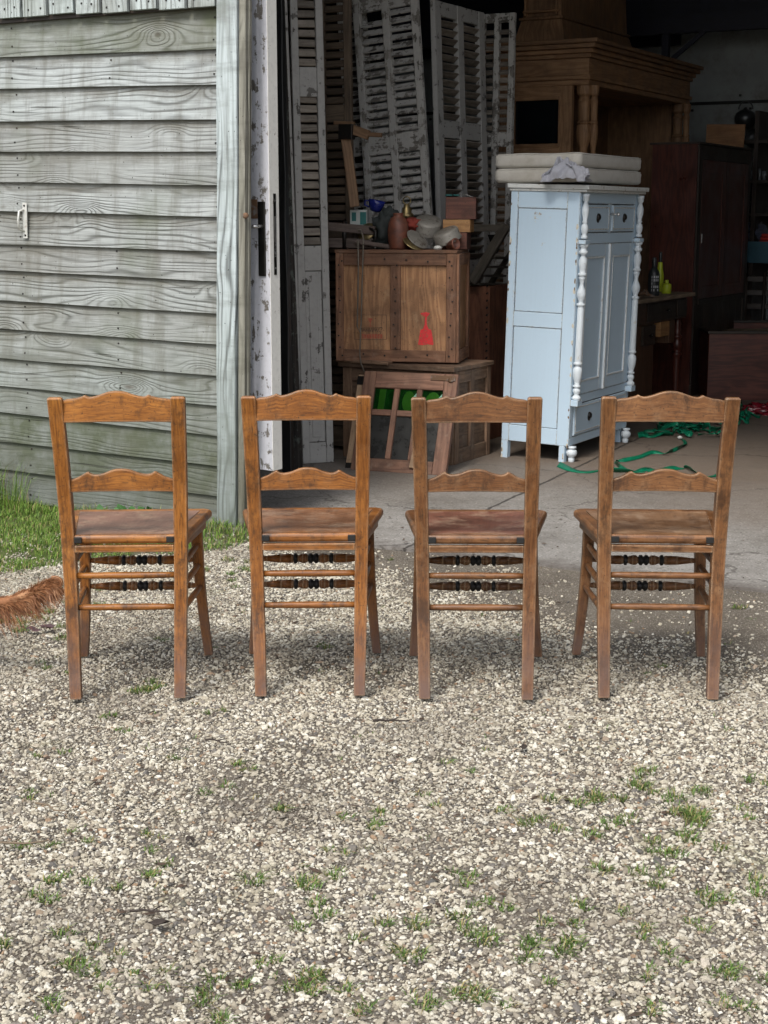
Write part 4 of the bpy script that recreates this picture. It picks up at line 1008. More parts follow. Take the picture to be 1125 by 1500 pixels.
px_s = [(560, 481.5), (561.5, 479), (559.5, 477.5), (556.5, 479.5), (556, 483), (558, 485), (560, 484.5)]
for p, q in zip(px_s, px_s[1:]): ln(p, q)
xx = 555.0; prev = (555, 483)
k = 0
while xx > 529:
    nx = xx-1.25; ny = (479.6 if k % 2 else 484.2)+rd.uniform(-.6, .6)
    ln(prev, (nx, ny)); prev = (nx, ny); xx = nx; k += 1
ln((529, 479), (561, 478.2))
mb.build('black_script_stencil', M['fblk'], crate)

# ------------------------------------------------------------------ leaning sashes with green glass
BL = gp(513, 688, .0); BR = gp(652, 697, .0); wv = (BR-BL); Ws = wv.length+.0; ex = wv.normalized()
TLp = None
hf = .62
# up vector: perpendicular to the foot rail, leaning back and a little right
def updir(px, py, L=.62):
    best = None
    for k in range(200):
        Y = BL.y-.1+.005*k; p = at_Y(px, py, Y); d = p-BL
        e = abs(d.normalized().dot(ex))
        if best is None or e < best[0]: best = (e, p)
    return best[1]-BL
up = updir(534, 543); Hs = up.length; ez = up.normalized(); ey = ez.cross(ex).normalized()
def sash(name, label, org, W_, H_, mat, cat='window sash'):
    t = thing(name, label, cat, org); t.rotation_euler = Matrix((ex, ey, ez)).transposed().to_euler(); return t
s1 = sash('glazed_sash', 'reddish wooden sash with three green glass panes over tall dusty ones, leaning on the chest', BL, Ws, Hs, 'sash')
st = .075; mb = MB(); T = .035
mb.b2(0, st, 0, T, 0, Hs, g=2); mb.b2(Ws-st-.005, Ws, 0, T, 0, Hs, g=2)
mb.b2(st+.001, Ws-st-.006, .001, T-.001, 0, .075, g=0); mb.b2(st+.001, Ws-st-.006, .001, T-.001, Hs-.095, Hs-.0, g=0)
iw = (Ws-2*st-.007); zr_ = Hs*.60
for k in (1, 2): mb.b2(st+iw*k/3-.016, st+iw*k/3+.016, .002, T-.002, .076, Hs-.096, g=2)
for k in range(3): mb.b2(st+iw*k/3+(.017 if k else .002), st+iw*(k+1)/3-(.017 if k < 2 else .002), .004, T-.004, zr_-.022, zr_+.012, g=0)
sf = mb.build('frame', M['sash'], s1, bevel=.003)
mb = MB(); mb.b2(Ws-.16, Ws-.012, -.006, -.001, Hs-.04, Hs-.012); mb.lathe([(0, 0), (.018, 0), (.016, .006), (0, .008)], Matrix.Translation((Ws-.04, -.002, Hs-.035)) @ Matrix.Rotation(R(90), 4, 'X'), 10); mb.build('hinge', M['rust'], s1)
for k in range(3):
    x0 = st+iw*k/3+(.017 if k else .002); x1 = st+iw*(k+1)/3-(.017 if k < 2 else .002)
    mb = MB(); mb.b2(x0, x1, .016, .020, zr_+.012, Hs-.096); pg = mb.build('green_pane', M['gglass'], s1)
    mb = MB(); xm = x0+(x1-x0)*(.40 if k == 0 else .55); hh = Hs-.096-zr_-.012
    if k == 0: mb.b2(xm-.018, xm+.02, .0145, .0158, zr_+.014, Hs-.10)
    else:
        q = [(xm+.04*math.cos(a_)*(1.15 if k == 2 else .9), (zr_+.012)+hh*(.45)+hh*.48*math.sin(a_)) for a_ in [6.283*j/18 for j in range(18)]]
        mb.prism([(min(max(x, x0+.002), x1-.002), z) for x, z in q][::-1], .0145, .0158)
    mb.build('light_green_shape', M['gglass_l'], pg)
    if k:
        mb = MB(); q = [(x1-.001, zr_+.012+hh*.1)]+[(x1-.001-.026*math.sin(math.pi*j/8), zr_+.012+hh*(.1+.75*j/8)) for j in range(1, 8)]+[(x1-.001, zr_+.012+hh*.85)]
        mb.prism(q[::-1], .0125, .0140); mb.build('mint_shape', M['gglass_p'], pg)
    mb = MB(); mb.b2(x0, x1, .016, .020, .076, zr_-.022); mb.build('dusty_pane', M['dglass'], s1)
    mb = MB(); mb.b2((x0+x1)/2-.022, (x0+x1)/2+.018, .024, .04, .076, zr_-.022, g=2); mb.build('inner_slat', M['sash'], s1)
s2 = sash('glazed_sash', 'second reddish sash, mostly hidden behind the one with the green panes', BL-ex*.055-ey*-.05+Vector((0, 0, .0)), Ws, Hs, 'sash')
mb = MB(); mb.b2(0, .06, 0, T, 0, Hs-.01, g=2); mb.b2(Ws-.07, Ws, 0, T, 0, Hs-.03, g=2); mb.b2(.061, Ws-.071, .001, T, 0, .07, g=0); mb.b2(.061, Ws-.071, .001, T, Hs-.09, Hs-.03, g=0)
mb.build('frame', M['sash_l'], s2, bevel=.003)
mb = MB(); mb.b2(.061, Ws-.071, .015, .019, .071, Hs-.09); mb.build('dusty_pane', M['dglass'], s2)
mb = MB(); mb.b2(.002, .058, -.004, -.0005, .0, .05); mb.b2(.0, .05, -.006, -.001, Hs-.07, Hs-.02); mb.build('metal_corner', M['iron'], s2)
s3 = sash('loose_board', 'pale broken piece of board leaning against the lower panes of the sash', BL+ex*(Ws-.215)-ey*.016+ez*.03, 1, 1, '')
s3['category'] = 'board'
mb = MB(); mb.prism([(0, 0), (.07, -.004), (.072, .24), (.045, .27), (.035, .25), (.02, .27), (.012, .12)][::-1], 0, .014); mb.build('board', M['sash_l'], s3, bevel=.002)

# ------------------------------------------------------------------ clutter on the crate (top at z = topz)
cm = Matrix.Translation(crate.location) @ Euler(crate.rotation_euler).to_matrix().to_4x4()
TZ = Hc+.008
def cp(px, depth=.12):      # point on the crate top, seen above pixel column px
    best = None
    for k in range(300):
        x = -.1+k*(Wc+.3)/300; w = cm @ Vector((x, depth, TZ)); d = w-C0
        zc_ = d.y*math.cos(PITCH)-d.z*math.sin(PITCH); X = 562.5+FPX*d.x/zc_
        if best is None or abs(X-px) < best[0]: best = (abs(X-px), w, x)
    return best[1]
def ct(name, label, cat, px, depth=.12, rz=0, dz=0, group=None, rx=0, ry=0):
    return thing(name, label, cat, cp(px, depth)+Vector((0, 0, .001+dz)), group=group, rot=(rx, ry, crate.rotation_euler[2]+rz))
M['terra'] = plain('terracotta', (.20, .068, .04), .5, var=.5, c2=(.10, .045, .032), thr=(.45, .65))
M['dulltin'] = plain('dull_grey_tin', (.27, .255, .225), .55, .35, c2=(.10, .075, .055), thr=(.52, .66), sc=18)
M['brass'] = plain('old_brass', (.35, .27, .13), .4, .85, c2=(.12, .09, .05))
M['blue_en'] = plain('dark_blue_enamel', (.012, .02, .16), .25, var=.2)
M['tinw'] = plain('white_tin_paint', (.50, .53, .50), .5, var=.15)
M['teal'] = plain('teal_print', (.03, .16, .15), .5)
M['hose'] = plain('dark_green_cloth', (.035, .042, .04), .8, var=.4, bump=.4)
M['redc'] = plain('dull_red_cloth', (.24, .035, .022), .8, var=.4)
M['cord'] = plain('grey_brown_strap', (.17, .145, .115), .8, var=.3)
M['paper'] = plain('white_paper', (.62, .62, .58), .7)
# wooden clamp
t = ct('wooden_clamp', 'dusty dark wooden clamp of two bars lying at the left end of the crate top', 'clamp', 522, .10)
mb = MB(); mb.bar((-.17, 0, .13), (.11, .02, .105), .05, .05); mb.build('upper_jaw', M['vice'], t, bevel=.005)
mb = MB(); mb.bar((-.17, .01, .035), (.10, .03, .03), .05, .055); mb.bar((.0, -.03, .045), (.22, -.02, .012), .035, .025); mb.build('lower_jaw', M['vice'], t, bevel=.005)
mb = MB(); mb.tube([(-.07, 0, .0), (-.07, 0, .16)], .014, 10); mb.tube([(.07, 0, .02), (.12, -.02, .06), (.12, -.02, .10), (.08, 0, .12)], .009, 8); mb.build('screw', M['iron'], t)
t = ct('paint_tin', 'white and teal tin standing behind the dark wooden clamp', 'tin', 527, .22, dz=.13)
mb = MB(); mb.box((0, 0, .045), (.10, .07, .10)); mb.build('tin_body', M['tinw'], t, bevel=.004)
mb = MB(); mb.b2(-.038, -.012, -.0375, -.0345, .03, .08); mb.b2(.012, .048, -.0375, -.0345, .01, .082); mb.build('print', M['teal'], t)
mb = MB(); mb.b2(-.06, .05, -.04, .04, -.13, -.006); mb.build('block', M['vice'], t, bevel=.004)
t = ct('blue_cup', 'dark blue enamel cup on top of the heap, right of the white tin', 'cup', 549, .20, dz=.215, ry=R(12))
mb = MB(); mb.lathe([(.0, 0), (.025, 0), (.036, .012), (.046, .04), (.050, .066), (.0485, .066), (.042, .03), (.02, .01), (0, .01)], None, 20); mb.tube([(-.045, 0, .055), (-.07, 0, .05), (-.068, 0, .025), (-.04, 0, .018)], .006, 8); mb.build('cup', M['blue_en'], t)
t = ct('brass_rimmed_lid', 'dull brass rimmed lid propped behind the clamp under the blue cup', 'lid', 537, .14, dz=.10, rx=R(50), ry=R(-25))  # a loose brass lid
mb = MB(); mb.lathe([(0, .02), (.03, .018), (.055, .006), (.062, 0), (.062, -.006), (0, 0)], None, 24); mb.build('lid', M['brass'], t)
t = ct('dark_jacket', 'crumpled dark green grey cloth between the clamp and the terracotta jar', 'cloth', 562, .17)
def blob(mb, c, rx, ry, rz, amp, fr, seed, n=18, m=12, mi=0, fold=0):
    rs = []
    for i in range(m+1):
        th = math.pi*(.02+.96*i/m); row = []
        for j in range(n):
            ph = 6.283*j/n; d = Vector((math.sin(th)*math.cos(ph), math.sin(th)*math.sin(ph), -math.cos(th)))
            k = 1+amp*mn.noise(d*fr+Vector((seed, seed*.7, 0)))+amp*.5*mn.noise(d*fr*2.7+Vector((seed, 3, 0)))
            if fold: k += fold*math.sin(ph*5+d.z*3+seed)*math.sin(th)
            row.append((c[0]+d.x*rx*k, c[1]+d.y*ry*k, c[2]+d.z*rz*k))
        rs.append(row)
    mb.rings(rs, mi)
mb = MB(); blob(mb, (0, 0, .105), .060, .06, .105, .5, 2.2, 3, 24, 16, fold=.12); blob(mb, (.03, .02, .20), .05, .05, .035, .6, 2.5, 5, 20, 12); mb.build('cloth', M['hose'], t)
t = ct('terracotta_jar', 'smooth terracotta jar with a domed shoulder in the middle of the crate top', 'jar', 583, .08)
mb = MB(); mb.lathe([(0, 0), (.045, 0), (.052, .01), (.058, .05), (.061, .10), (.057, .145), (.044, .175), (.030, .186), (.028, .20), (.033, .206), (.026, .206), (.022, .19), (0, .18)], None, 28); mb.build('jar', M['terra'], t)
t = ct('brass_lamp_top', 'small brass lamp top with a ring handle standing behind the terracotta jar', 'lamp', 596, .24, dz=.18)
mb = MB(); mb.lathe([(0, 0), (.045, 0), (.04, .02), (.028, .03), (.028, .055), (.018, .062), (.018, .075), (0, .08)], None, 20); mb.build('cap', M['brass'], t)
mb = MB(); mb.tube([(.022*math.cos(a_), 0, .098+.022*math.sin(a_)) for a_ in [6.283*j/16 for j in range(17)]], .0035, 6); mb.build('ring_handle', M['brass'], t)
mb = MB(); blob(mb, (0, 0, -.09), .05, .05, .10, .2, 2, 1); mb.build('base', M['iron'], t)
t = ct('red_cloth', 'small dull red cloth bundled under the brass lamp top', 'cloth', 604, .18, dz=.12)
mb = MB(); blob(mb, (0, 0, .02), .055, .045, .035, .5, 2.6, 9, 22, 12, fold=.1); blob(mb, (.0, .03, -.07), .05, .045, .07, .3, 2, 2); mb.build('cloth', M['redc'], t)
def pan(label, px, depth, dz, R_, h, rx, ry, rz=0, name='metal_pan', mat='dulltin', cat='pan'):
    t = ct(name, label, cat, px, depth, rz=rz, dz=dz, rx=rx, ry=ry)
    mb = MB(); mb.lathe([(0, 0), (R_*.9, 0), (R_*.98, h*.15), (R_, h*.9), (R_*1.05, h), (R_*.98, h), (R_*.94, h*.2), (0, h*.12)], None, 32); mb.build('bowl', M[mat], t); return t
pan('larger grey metal pan upside down at the back of the heap', 628, .20, .165, .082, .075, R(205), R(12))
pan('round grey metal pan tipped on its side at the front right of the heap', 651, .10, .105, .078, .062, R(197), R(-20))
t = ct('pan_cover', 'thin dull metal lid leaning on the right side of the terracotta jar', 'lid', 612, .07, dz=.060, rx=R(20), ry=R(42)); mb = MB(); mb.lathe([(0, .012), (.04, .01), (.068, 0), (.072, -.002), (.072, -.006), (0, .004)], None, 28); mb.build('lid', M['dulltin'], t)
t = ct('pan_cover', 'lower brass coloured lid lying tilted in front of the metal pans', 'lid', 606, .05, dz=.036, rx=R(18), ry=R(30)); mb = MB(); mb.lathe([(0, .012), (.04, .01), (.062, 0), (.066, -.002), (.066, -.006), (0, .004)], None, 28); mb.build('lid', M['brass'], t)
t = ct('small_pot', 'small terracotta pot lying on its side at the front right of the crate', 'pot', 662, .05, dz=.028, rx=R(80), rz=R(60)); mb = MB(); mb.lathe([(0, -.03), (.022, -.03), (.030, .02), (.034, .022), (.034, .034), (.028, .034), (.02, -.02)], None, 20); mb.build('pot', M['terra'], t)
t = ct('white_scrap', 'tiny crumpled white scrap on the front edge of the crate top', 'scrap', 641, .03); mb = MB(); blob(mb, (0, 0, .01), .022, .014, .012, .7, 3, 4); mb.build('scrap', M['paper'], t)
def obox(name, label, px, depth, dz, sx, sy, sz, mat, rz=0):
    t = ct(name, label, 'box', px, depth, rz=rz, dz=dz, group='small wooden boxes stacked on the right of the crate'); mb = MB(); th_ = .01
    mb.b2(-sx/2, sx/2, -sy/2, -sy/2+th_, 0, sz, g=0); mb.b2(-sx/2, sx/2, sy/2-th_, sy/2, 0, sz, g=0)
    mb.b2(-sx/2, -sx/2+th_, -sy/2+th_, sy/2-th_, .0, sz-.001, g=1); mb.b2(sx/2-th_, sx/2, -sy/2+th_, sy/2-th_, 0, sz-.001, g=1); mb.b2(-sx/2+th_, sx/2-th_, -sy/2+th_, sy/2-th_, .002, .012, g=0)
    mb.build('box', M[mat], t, bevel=.002); return t
obox('wooden_box', 'red brown box at the bottom of the stack, half hidden by the tipped pan', 668, .26, 0, .15, .16, .095, 'box_red')
obox('wooden_box', 'bright orange pine box in the middle of the stack behind the metal pans', 671, .26, .097, .16, .15, .072, 'pine')
tb = obox('wooden_box', 'dark red brown box on top of the stack, under the teal scissors', 676, .27, .171, .175, .16, .125, 'box_red', rz=R(5))
t = ct('teal_scissors', 'pair of teal handled scissors lying on the topmost box', 'scissors', 662, .24, dz=.304)
mb = MB()
for s_ in (-1, 1): mb.tube([(s_*.022+.018*math.cos(a_), .014*math.sin(a_), .003) for a_ in [6.283*j/14 for j in range(15)]], .0045, 6)
mb.build('handles', M['teal'], t); mb = MB(); mb.bar((0, .012, .002), (.03, .09, .002), .012, .002); mb.build('blades', M['steel'], t)
t = ct('paper_sheet', 'white sheet of paper sticking out over the right side of the topmost box', 'paper', 684, .24, dz=.30); mb = MB(); mb.rings([[(-.05+.12*i/6, -.05, .002+.010*math.sin(i*.9)), (-.05+.12*i/6, .05, .002+.012*math.sin(i*.8+.5))] for i in range(7)], closed=False, caps=False); mb.build('sheet', M['paper'], t)
# strap hanging down the front
a1 = cp(521, -.01); 
t = thing('hanging_strap', 'long grey brown strap looped over the clamp and hanging down the front of the crate', 'strap', (0, 0, 0)); mb = MB()
Yc = a1.y-.03
pth = [(521, 345), (519, 348), (523, 337), (529, 336), (532, 348), (531.5, 380), (530, 430), (529, 475), (527, 484), (523.5, 480), (524, 440), (525, 390), (524.5, 350)]
P1 = [at_Y(x, y, Yc+(.06 if y < 350 and x < 530 else 0)) for x, y in [(524.5, 352), (525, 390), (524, 440), (523.2, 478), (526.5, 486), (529, 476), (530, 430), (531.5, 380), (532.5, 350), (529, 337), (524, 338)]]
mb.tube(P1, .0095, 6, flat=.5)
P2 = [at_Y(x, y, Yc-.005) for x, y in [(528.5, 476), (527.5, 500), (527, 520), (529, 533), (534, 545)]]
mb.tube(P2, .0085, 6, flat=.5); mb.build('strap', M['cord'], t)
# T shaped tool bracket
q = at_v(522, 300, 2.12)
t = bt('wooden_tool', 'T shaped wooden tool with a dark metal collar, leaning against the peeling shutters', 'tool', q[0], 2.12, 1.0, dr=R(20))
Mi = (Matrix.Translation(t.location) @ Euler(t.rotation_euler).to_matrix().to_4x4()).inverted()
def tp(x, y, v=2.10): return Mi @ UV(*at_v(x, y, v))
mb = MB(); mb.bar(tp(520, 303), tp(506, 198), .055, .03, up=(0, 1, 0)); mb.build('shaft', M['bracket'], t, bevel=.003)
mb = MB(); mb.bar(tp(517, 190), tp(540, 198), .055, .03, up=(0, 1, 0)); mb.bar(tp(540, 197), tp(559, 198), .025, .025, up=(0, 1, 0)); mb.bar(tp(490, 180), tp(519, 181), .02, .03, up=(0, 1, 0)); mb.build('cross_piece', M['bracket'], t, bevel=.003)
mb = MB(); mb.bar(tp(498, 193, 2.09), tp(518, 193, 2.09), .085, .045, up=(0, 1, 0)); mb.build('collar', M['iron'], t, bevel=.003)

# ------------------------------------------------------------------ tall red-brown chest and the dark rack leaning on it
q = at_v(741, 420, 3.05); q2 = at_v(685, 420, 3.05)
zt2 = q[2]
t = bt('hide_covered_box', 'tall red brown box edged with rows of studs, standing behind the stencilled crate', 'box', q2[0], 3.05)
w_ = at_v(717, 425, 3.05)[0]-q2[0]
mb = MB(); mb.b2(0, w_, 0, .45, 0, zt2, g=2); mb.build('body', M['rustchest'], t, bevel=.006)
mb = MB()
for k in range(20): mb.box((w_-.015, -.002, .12+k*.045), (.010, .006, .014), rot=(0, .7, 0))
mb.build('studs', M['iron'], t)
t = bt('tray_rack', 'dark wooden rack of steps propped on the studded box, left of the blue cabinet', 'rack', q2[0], 3.0, zt2+.004)
Mi = (Matrix.Translation(t.location) @ Euler(t.rotation_euler).to_matrix().to_4x4()).inverted()
A_ = lambda x, y, v=3.0: Mi @ UV(*at_v(x, y, v))
mb = MB(); mb.bar(A_(692, 414), A_(742, 330), .06, .035, up=(0, 1, 0)); mb.bar(A_(717, 418, 3.35), A_(752, 365, 3.35), .03, .03, up=(0, 1, 0)); mb.bar(A_(688, 334), A_(746, 334), .045, .03, up=(0, 1, 0)); mb.bar(A_(690, 335, 3.35), A_(676, 362, 3.35), .03, .03, up=(0, 1, 0)); mb.build('side_rails', M['rackw'], t, bevel=.003)
mb = MB()
for y in (378, 391, 404, 416):
    x0 = 692+(414-y)*.58; p0 = A_(x0+2, y, 3.02); p1 = A_(x0+34, y, 3.33); mb.bar(p0, p1, .10, .014)
mb.build('steps', M['rackw'], t, bevel=.002)
mb = MB(); mb.prism([tuple((A_(x, y))[k] for k in (0, 2)) for x, y in ((702, 344), (712, 372), (716, 372), (724, 350), (722, 344))], .12, .13); mb.build('backing', M['black'], t)
# ------------------------------------------------------------------ pale blue cabinet
cb = bt('painted_cabinet', 'tall pale blue painted cabinet with turned white columns and chipped edges', 'cabinet', .235, 2.455, 0, ly=R(1.6))
CWd, CD, CH = .425, .97, 1.588
def cbm(): return MB()
# side frames and panels (both long sides alike), body core
mb = cbm(); zb_ = .105
mb.b2(.012, CWd-.012, .014, CD-.012, zb_+.004, 1.55, g=2)
mb.b2(0, .045, 0, .013, zb_, 1.55, g=2); mb.b2(CWd-.075, CWd, 0, .013, zb_, 1.55, g=2)
for z0, z1 in ((zb_, .20), (.78, .865), (1.455, 1.55)): mb.b2(.0455, CWd-.0755, .0005, .013, z0, z1, g=0)
mb.b2(0, .011, .014, CD-.014, zb_, 1.55, g=2)
mb.b2(0, CWd, CD-.011, CD, zb_, 1.55, g=2)
# front framing
mb.b2(CWd-.011, CWd, .0135, .075, .40, 1.55, g=2); mb.b2(CWd-.011, CWd, CD-.075, CD-.0115, .40, 1.55, g=2)
mb.b2(CWd-.011, CWd, .0135, CD-.0115, zb_, .155, g=1); mb.b2(CWd-.011, CWd, .0135, CD-.0115, .345, .395, g=1)
mb.b2(CWd-.011, CWd, .0135, .055, .155, .345, g=2); mb.b2(CWd-.011, CWd, CD-.055, CD-.0115, .155, .345, g=2)
mb.b2(CWd-.011, CWd+.004, .0755, CD-.0755, 1.262, 1.322, g=1); mb.b2(CWd-.011, CWd, .0755, CD-.0755, 1.488, 1.55, g=1); mb.b2(CWd-.011, CWd, CD/2-.022, CD/2+.022, 1.323, 1.487, g=2)
mb.b2(CWd, CWd+.045, 0, .072, .340, .375, g=1); mb.b2(CWd, CWd+.045, CD-.072, CD, .340, .375, g=1)
mb.b2(CWd, CWd+.045, 0, .072, 1.262, 1.285, g=1); mb.b2(CWd, CWd+.045, CD-.072, CD, 1.262, 1.285, g=1)
mb.build('carcass', M['cab'], cb, bevel=.0025)
mb = cbm(); mb.b2(.049, CWd-.079, .004, .0125, .868, 1.452, g=2); mb.b2(.049, CWd-.079, .004, .0125, .203, .777, g=2); mb.build('side_panel', M['cab'], cb, bevel=.002)
mb = cbm(); mb.b2(-.018, CWd+.055, -.018, CD+.02, 1.565, 1.590, g=1); mb.b2(-.008, CWd+.040, -.008, CD+.01, 1.550, 1.5645, g=1); mb.build('top_board', M['cab_top'], cb, bevel=.004, seg=2)
gap_shade = M['black']  # shade in the panel and door gaps, put in as black sheets
mb = cbm(); mb.b2(.0456, CWd-.0756, .0129, .0138, .2, .78); mb.b2(.0456, CWd-.0756, .0129, .0138, .865, 1.455); mb.b2(CWd-.0112, CWd-.006, .056, CD-.056, .156, .344); mb.b2(CWd-.0112, CWd-.006, .076, CD-.076, .396, 1.261); mb.b2(CWd-.0112, CWd-.006, .076, CD-.076, 1.323, 1.487); mb.build('recess_shade', gap_shade, cb)
# doors
for y0, y1 in ((.078, CD/2-.012), (CD/2+.012, CD-.078)):
    mb = cbm(); w = .052; x0, x1 = CWd-.0055, CWd+.006
    mb.b2(x0, x1, y0, y0+w, .398, 1.259, g=2); mb.b2(x0, x1, y1-w, y1, .398, 1.259, g=2); mb.b2(x0, x1, y0+w, y1-w, .398, .470, g=1); mb.b2(x0, x1, y0+w, y1-w, 1.187, 1.259, g=1)
    d_ = mb.build('door', M['cab'], cb, bevel=.002)
    mb = cbm(); mb.b2(x0, x0+.004, y0+w, y1-w, .470, 1.187, g=2); mb.build('door_panel', M['cab'], d_)
    mb = cbm(); q = .010
    mb.b2(x0+.002, x1+.003, y0+w, y0+w+q, .470, 1.187, g=2); mb.b2(x0+.002, x1+.003, y1-w-q, y1-w, .470, 1.187, g=2); mb.b2(x0+.002, x1+.003, y0+w+q, y1-w-q, .470, .480, g=1); mb.b2(x0+.002, x1+.003, y0+w+q, y1-w-q, 1.177, 1.187, g=1)
    mb.build('moulding', M['cab_w'], d_, bevel=.003)
mb = cbm(); mb.b2(CWd-.002, CWd+.018, CD/2-.0115, CD/2+.0115, .398, 1.259, g=2); mb.build('centre_strip', M['cab_w'], cb, bevel=.004, seg=2)
def cup(parent, y, z, x):
    mb = MB(); n = 10; rs = []
    for i in range(6):
        th = math.pi/2*i/5; r = .021*math.cos(th)+.001
        rs.append([(x+.017*math.sin(th), y+r*math.cos(a_), z+.006+r*1.05*max(-.75, math.sin(a_))) for a_ in [6.283*j/14 for j in range(14)]])
    mb.rings(rs); mb.lathe([(0, 0), (.025, 0), (.025, .002), (0, .003)], Matrix.Translation((x, y, z)) @ Matrix.Rotation(R(90), 4, 'Y'), 16, mi=0)
    mb.build('cup_handle', M['iron'], parent)
def drawer(name, y0, y1, z0, z1):
    mb = cbm(); x0, x1 = CWd-.0055, CWd+.007
    mb.b2(x0, x1, y0, y1, z0, z1, g=1); dd = mb.build(name, M['cab'], cb, bevel=.003)
    mb = cbm(); q = .007
    mb.b2(x1, x1+.003, y0+.012, y1-.012, z0+.012, z0+.012+q, g=1); mb.b2(x1, x1+.003, y0+.012, y1-.012, z1-.012-q, z1-.012, g=1)
    mb.b2(x1, x1+.003, y0+.012, y0+.012+q, z0+.0192, z1-.0192, g=2); mb.b2(x1, x1+.003, y1-.012-q, y1-.012, z0+.0192, z1-.0192, g=2)
    mb.build('moulding', M['cab_w'], dd, bevel=.001); cup(dd, (y0+y1)/2 if name != 'lower_drawer' else y0+.23, (z0+z1)/2, x1+.001); return dd
dA = drawer('drawer', .080, CD/2-.026, 1.328, 1.482); drawer('drawer', CD/2+.026, CD-.080, 1.328, 1.482); drawer('lower_drawer', .060, CD-.060, .160, .340)
mb = MB(); yk = CD/2-.004; mb.tube([(CWd+.0, yk, 1.43), (CWd+.045, yk, 1.43)], .004, 8); mb.lathe([(0, -.003), (.011, -.003), (.011, .003), (0, .003)], Matrix.Translation((CWd+.050, yk, 1.43)) @ Matrix.Rotation(R(90), 4, 'X'), 14)
mb.build('key', M['steel'], cb)
bigp = [(.026, 0), (.026, .018), (.020, .022), (.014, .032), (.019, .040), (.023, .052), (.019, .064), (.013, .070), (.023, .076), (.023, .084), (.014, .090), (.019, .106), (.026, .135), (.028, .165), (.025, .185), (.016, .194), (.016, .200), (.026, .206), (.026, .214), (.020, .220),
        (.021, .225), (.019, .53), (.016, .536), (.025, .542), (.025, .552), (.014, .558), (.015, .566), (.024, .588), (.027, .608), (.023, .628), (.013, .650), (.012, .668), (.017, .690), (.021, .700), (.014, .706), (.025, .712), (.025, .722), (.018, .728), (.019, .745), (.025, .775), (.023, .800), (.014, .818), (.014, .828), (.026, .834), (.026, .848), (.018, .854), (.018, .868), (.026, .874), (.026, .887)]
smp = [(.018, 0), (.018, .014), (.010, .018), (.017, .030), (.020, .050), (.016, .066), (.009, .072), (.016, .078), (.011, .088), (.018, .12), (.019, .145), (.012, .165), (.010, .175), (.017, .182), (.017, .196), (.019, .198), (.019, .212)]
for y in (.034, CD-.034):
    mb = MB(); mb.lathe([(r, z+.3755) for r, z in bigp], Matrix.Translation((CWd+.022, y, 0)), 20); mb.build('column', M['cab_w'], cb)
    mb = MB(); mb.lathe([(r*1.1, z*1.18+1.2915) for r, z in smp], Matrix.Translation((CWd+.022, y, 0)), 18); mb.build('small_column', M['cab_w'], cb)
    mb = MB(); mb.lathe([(.016, -.0), (.018, .02), (.020, .034), (.014, .040), (.028, .050), (.033, .066), (.028, .082), (.016, .088), (.026, .094), (.026, .104)], Matrix.Translation((CWd+.010, y, 0)), 18); mb.build('turned_foot', M['cab_w'], cb)
mb = MB(); mb.b2(0, .042, 0, .045, 0, zb_, g=2); mb.build('back_foot', M['cab'], cb, bevel=.002)
mb = MB(); mb.b2(CWd-.058, CWd-.022, 0, .045, 0, zb_, g=2); mb.build('back_foot', M['cab'], cb, bevel=.002)
mb = MB(); mb.b2(CWd-.058, CWd-.022, CD-.045, CD, 0, zb_, g=2); mb.build('back_foot', M['cab'], cb, bevel=.002)
mb = MB(); mb.b2(0, .042, CD-.045, CD, 0, zb_, g=2); mb.build('back_foot', M['cab'], cb, bevel=.002)

rr = random.Random(17)
def chips(name, mt, n, seed, k_):
    rr = random.Random(seed); mb = MB()
    for _ in range(n):
        side = rr.random() < .7
        z = rr.choice([rr.uniform(.95, 1.30), rr.uniform(.02, 1.5), rr.uniform(.0, .12)]); s = rr.uniform(.003, .009)*k_
        x = (CWd-.003-s*.6) if side else .003+s*.6
        if z < .1 and side: x = CWd-.03
        q = [(x+s*rr.uniform(.4, 1)*math.cos(6.283*j/7), z+s*rr.uniform(.8, 2.4)*math.sin(6.283*j/7)) for j in range(7)]
        q = [(min(max(a, .0005), CWd-.0005), max(.001, b)) for a, b in q]
        mb.prism(q[::-1], -.0009 if k_ > 1 else -.0014, .002)
    mb.build(name, mt, cb)
M['primer'] = plain('cream_primer', (.60, .56, .46), .7, var=.3, sc=60)
M['barewood'] = plain('bare_brown_wood', (.17, .11, .065), .8, var=.4, sc=60)
chips('paint_chips', M['primer'], 34, 5, 1.25); chips('bare_patches', M['barewood'], 26, 8, .75)

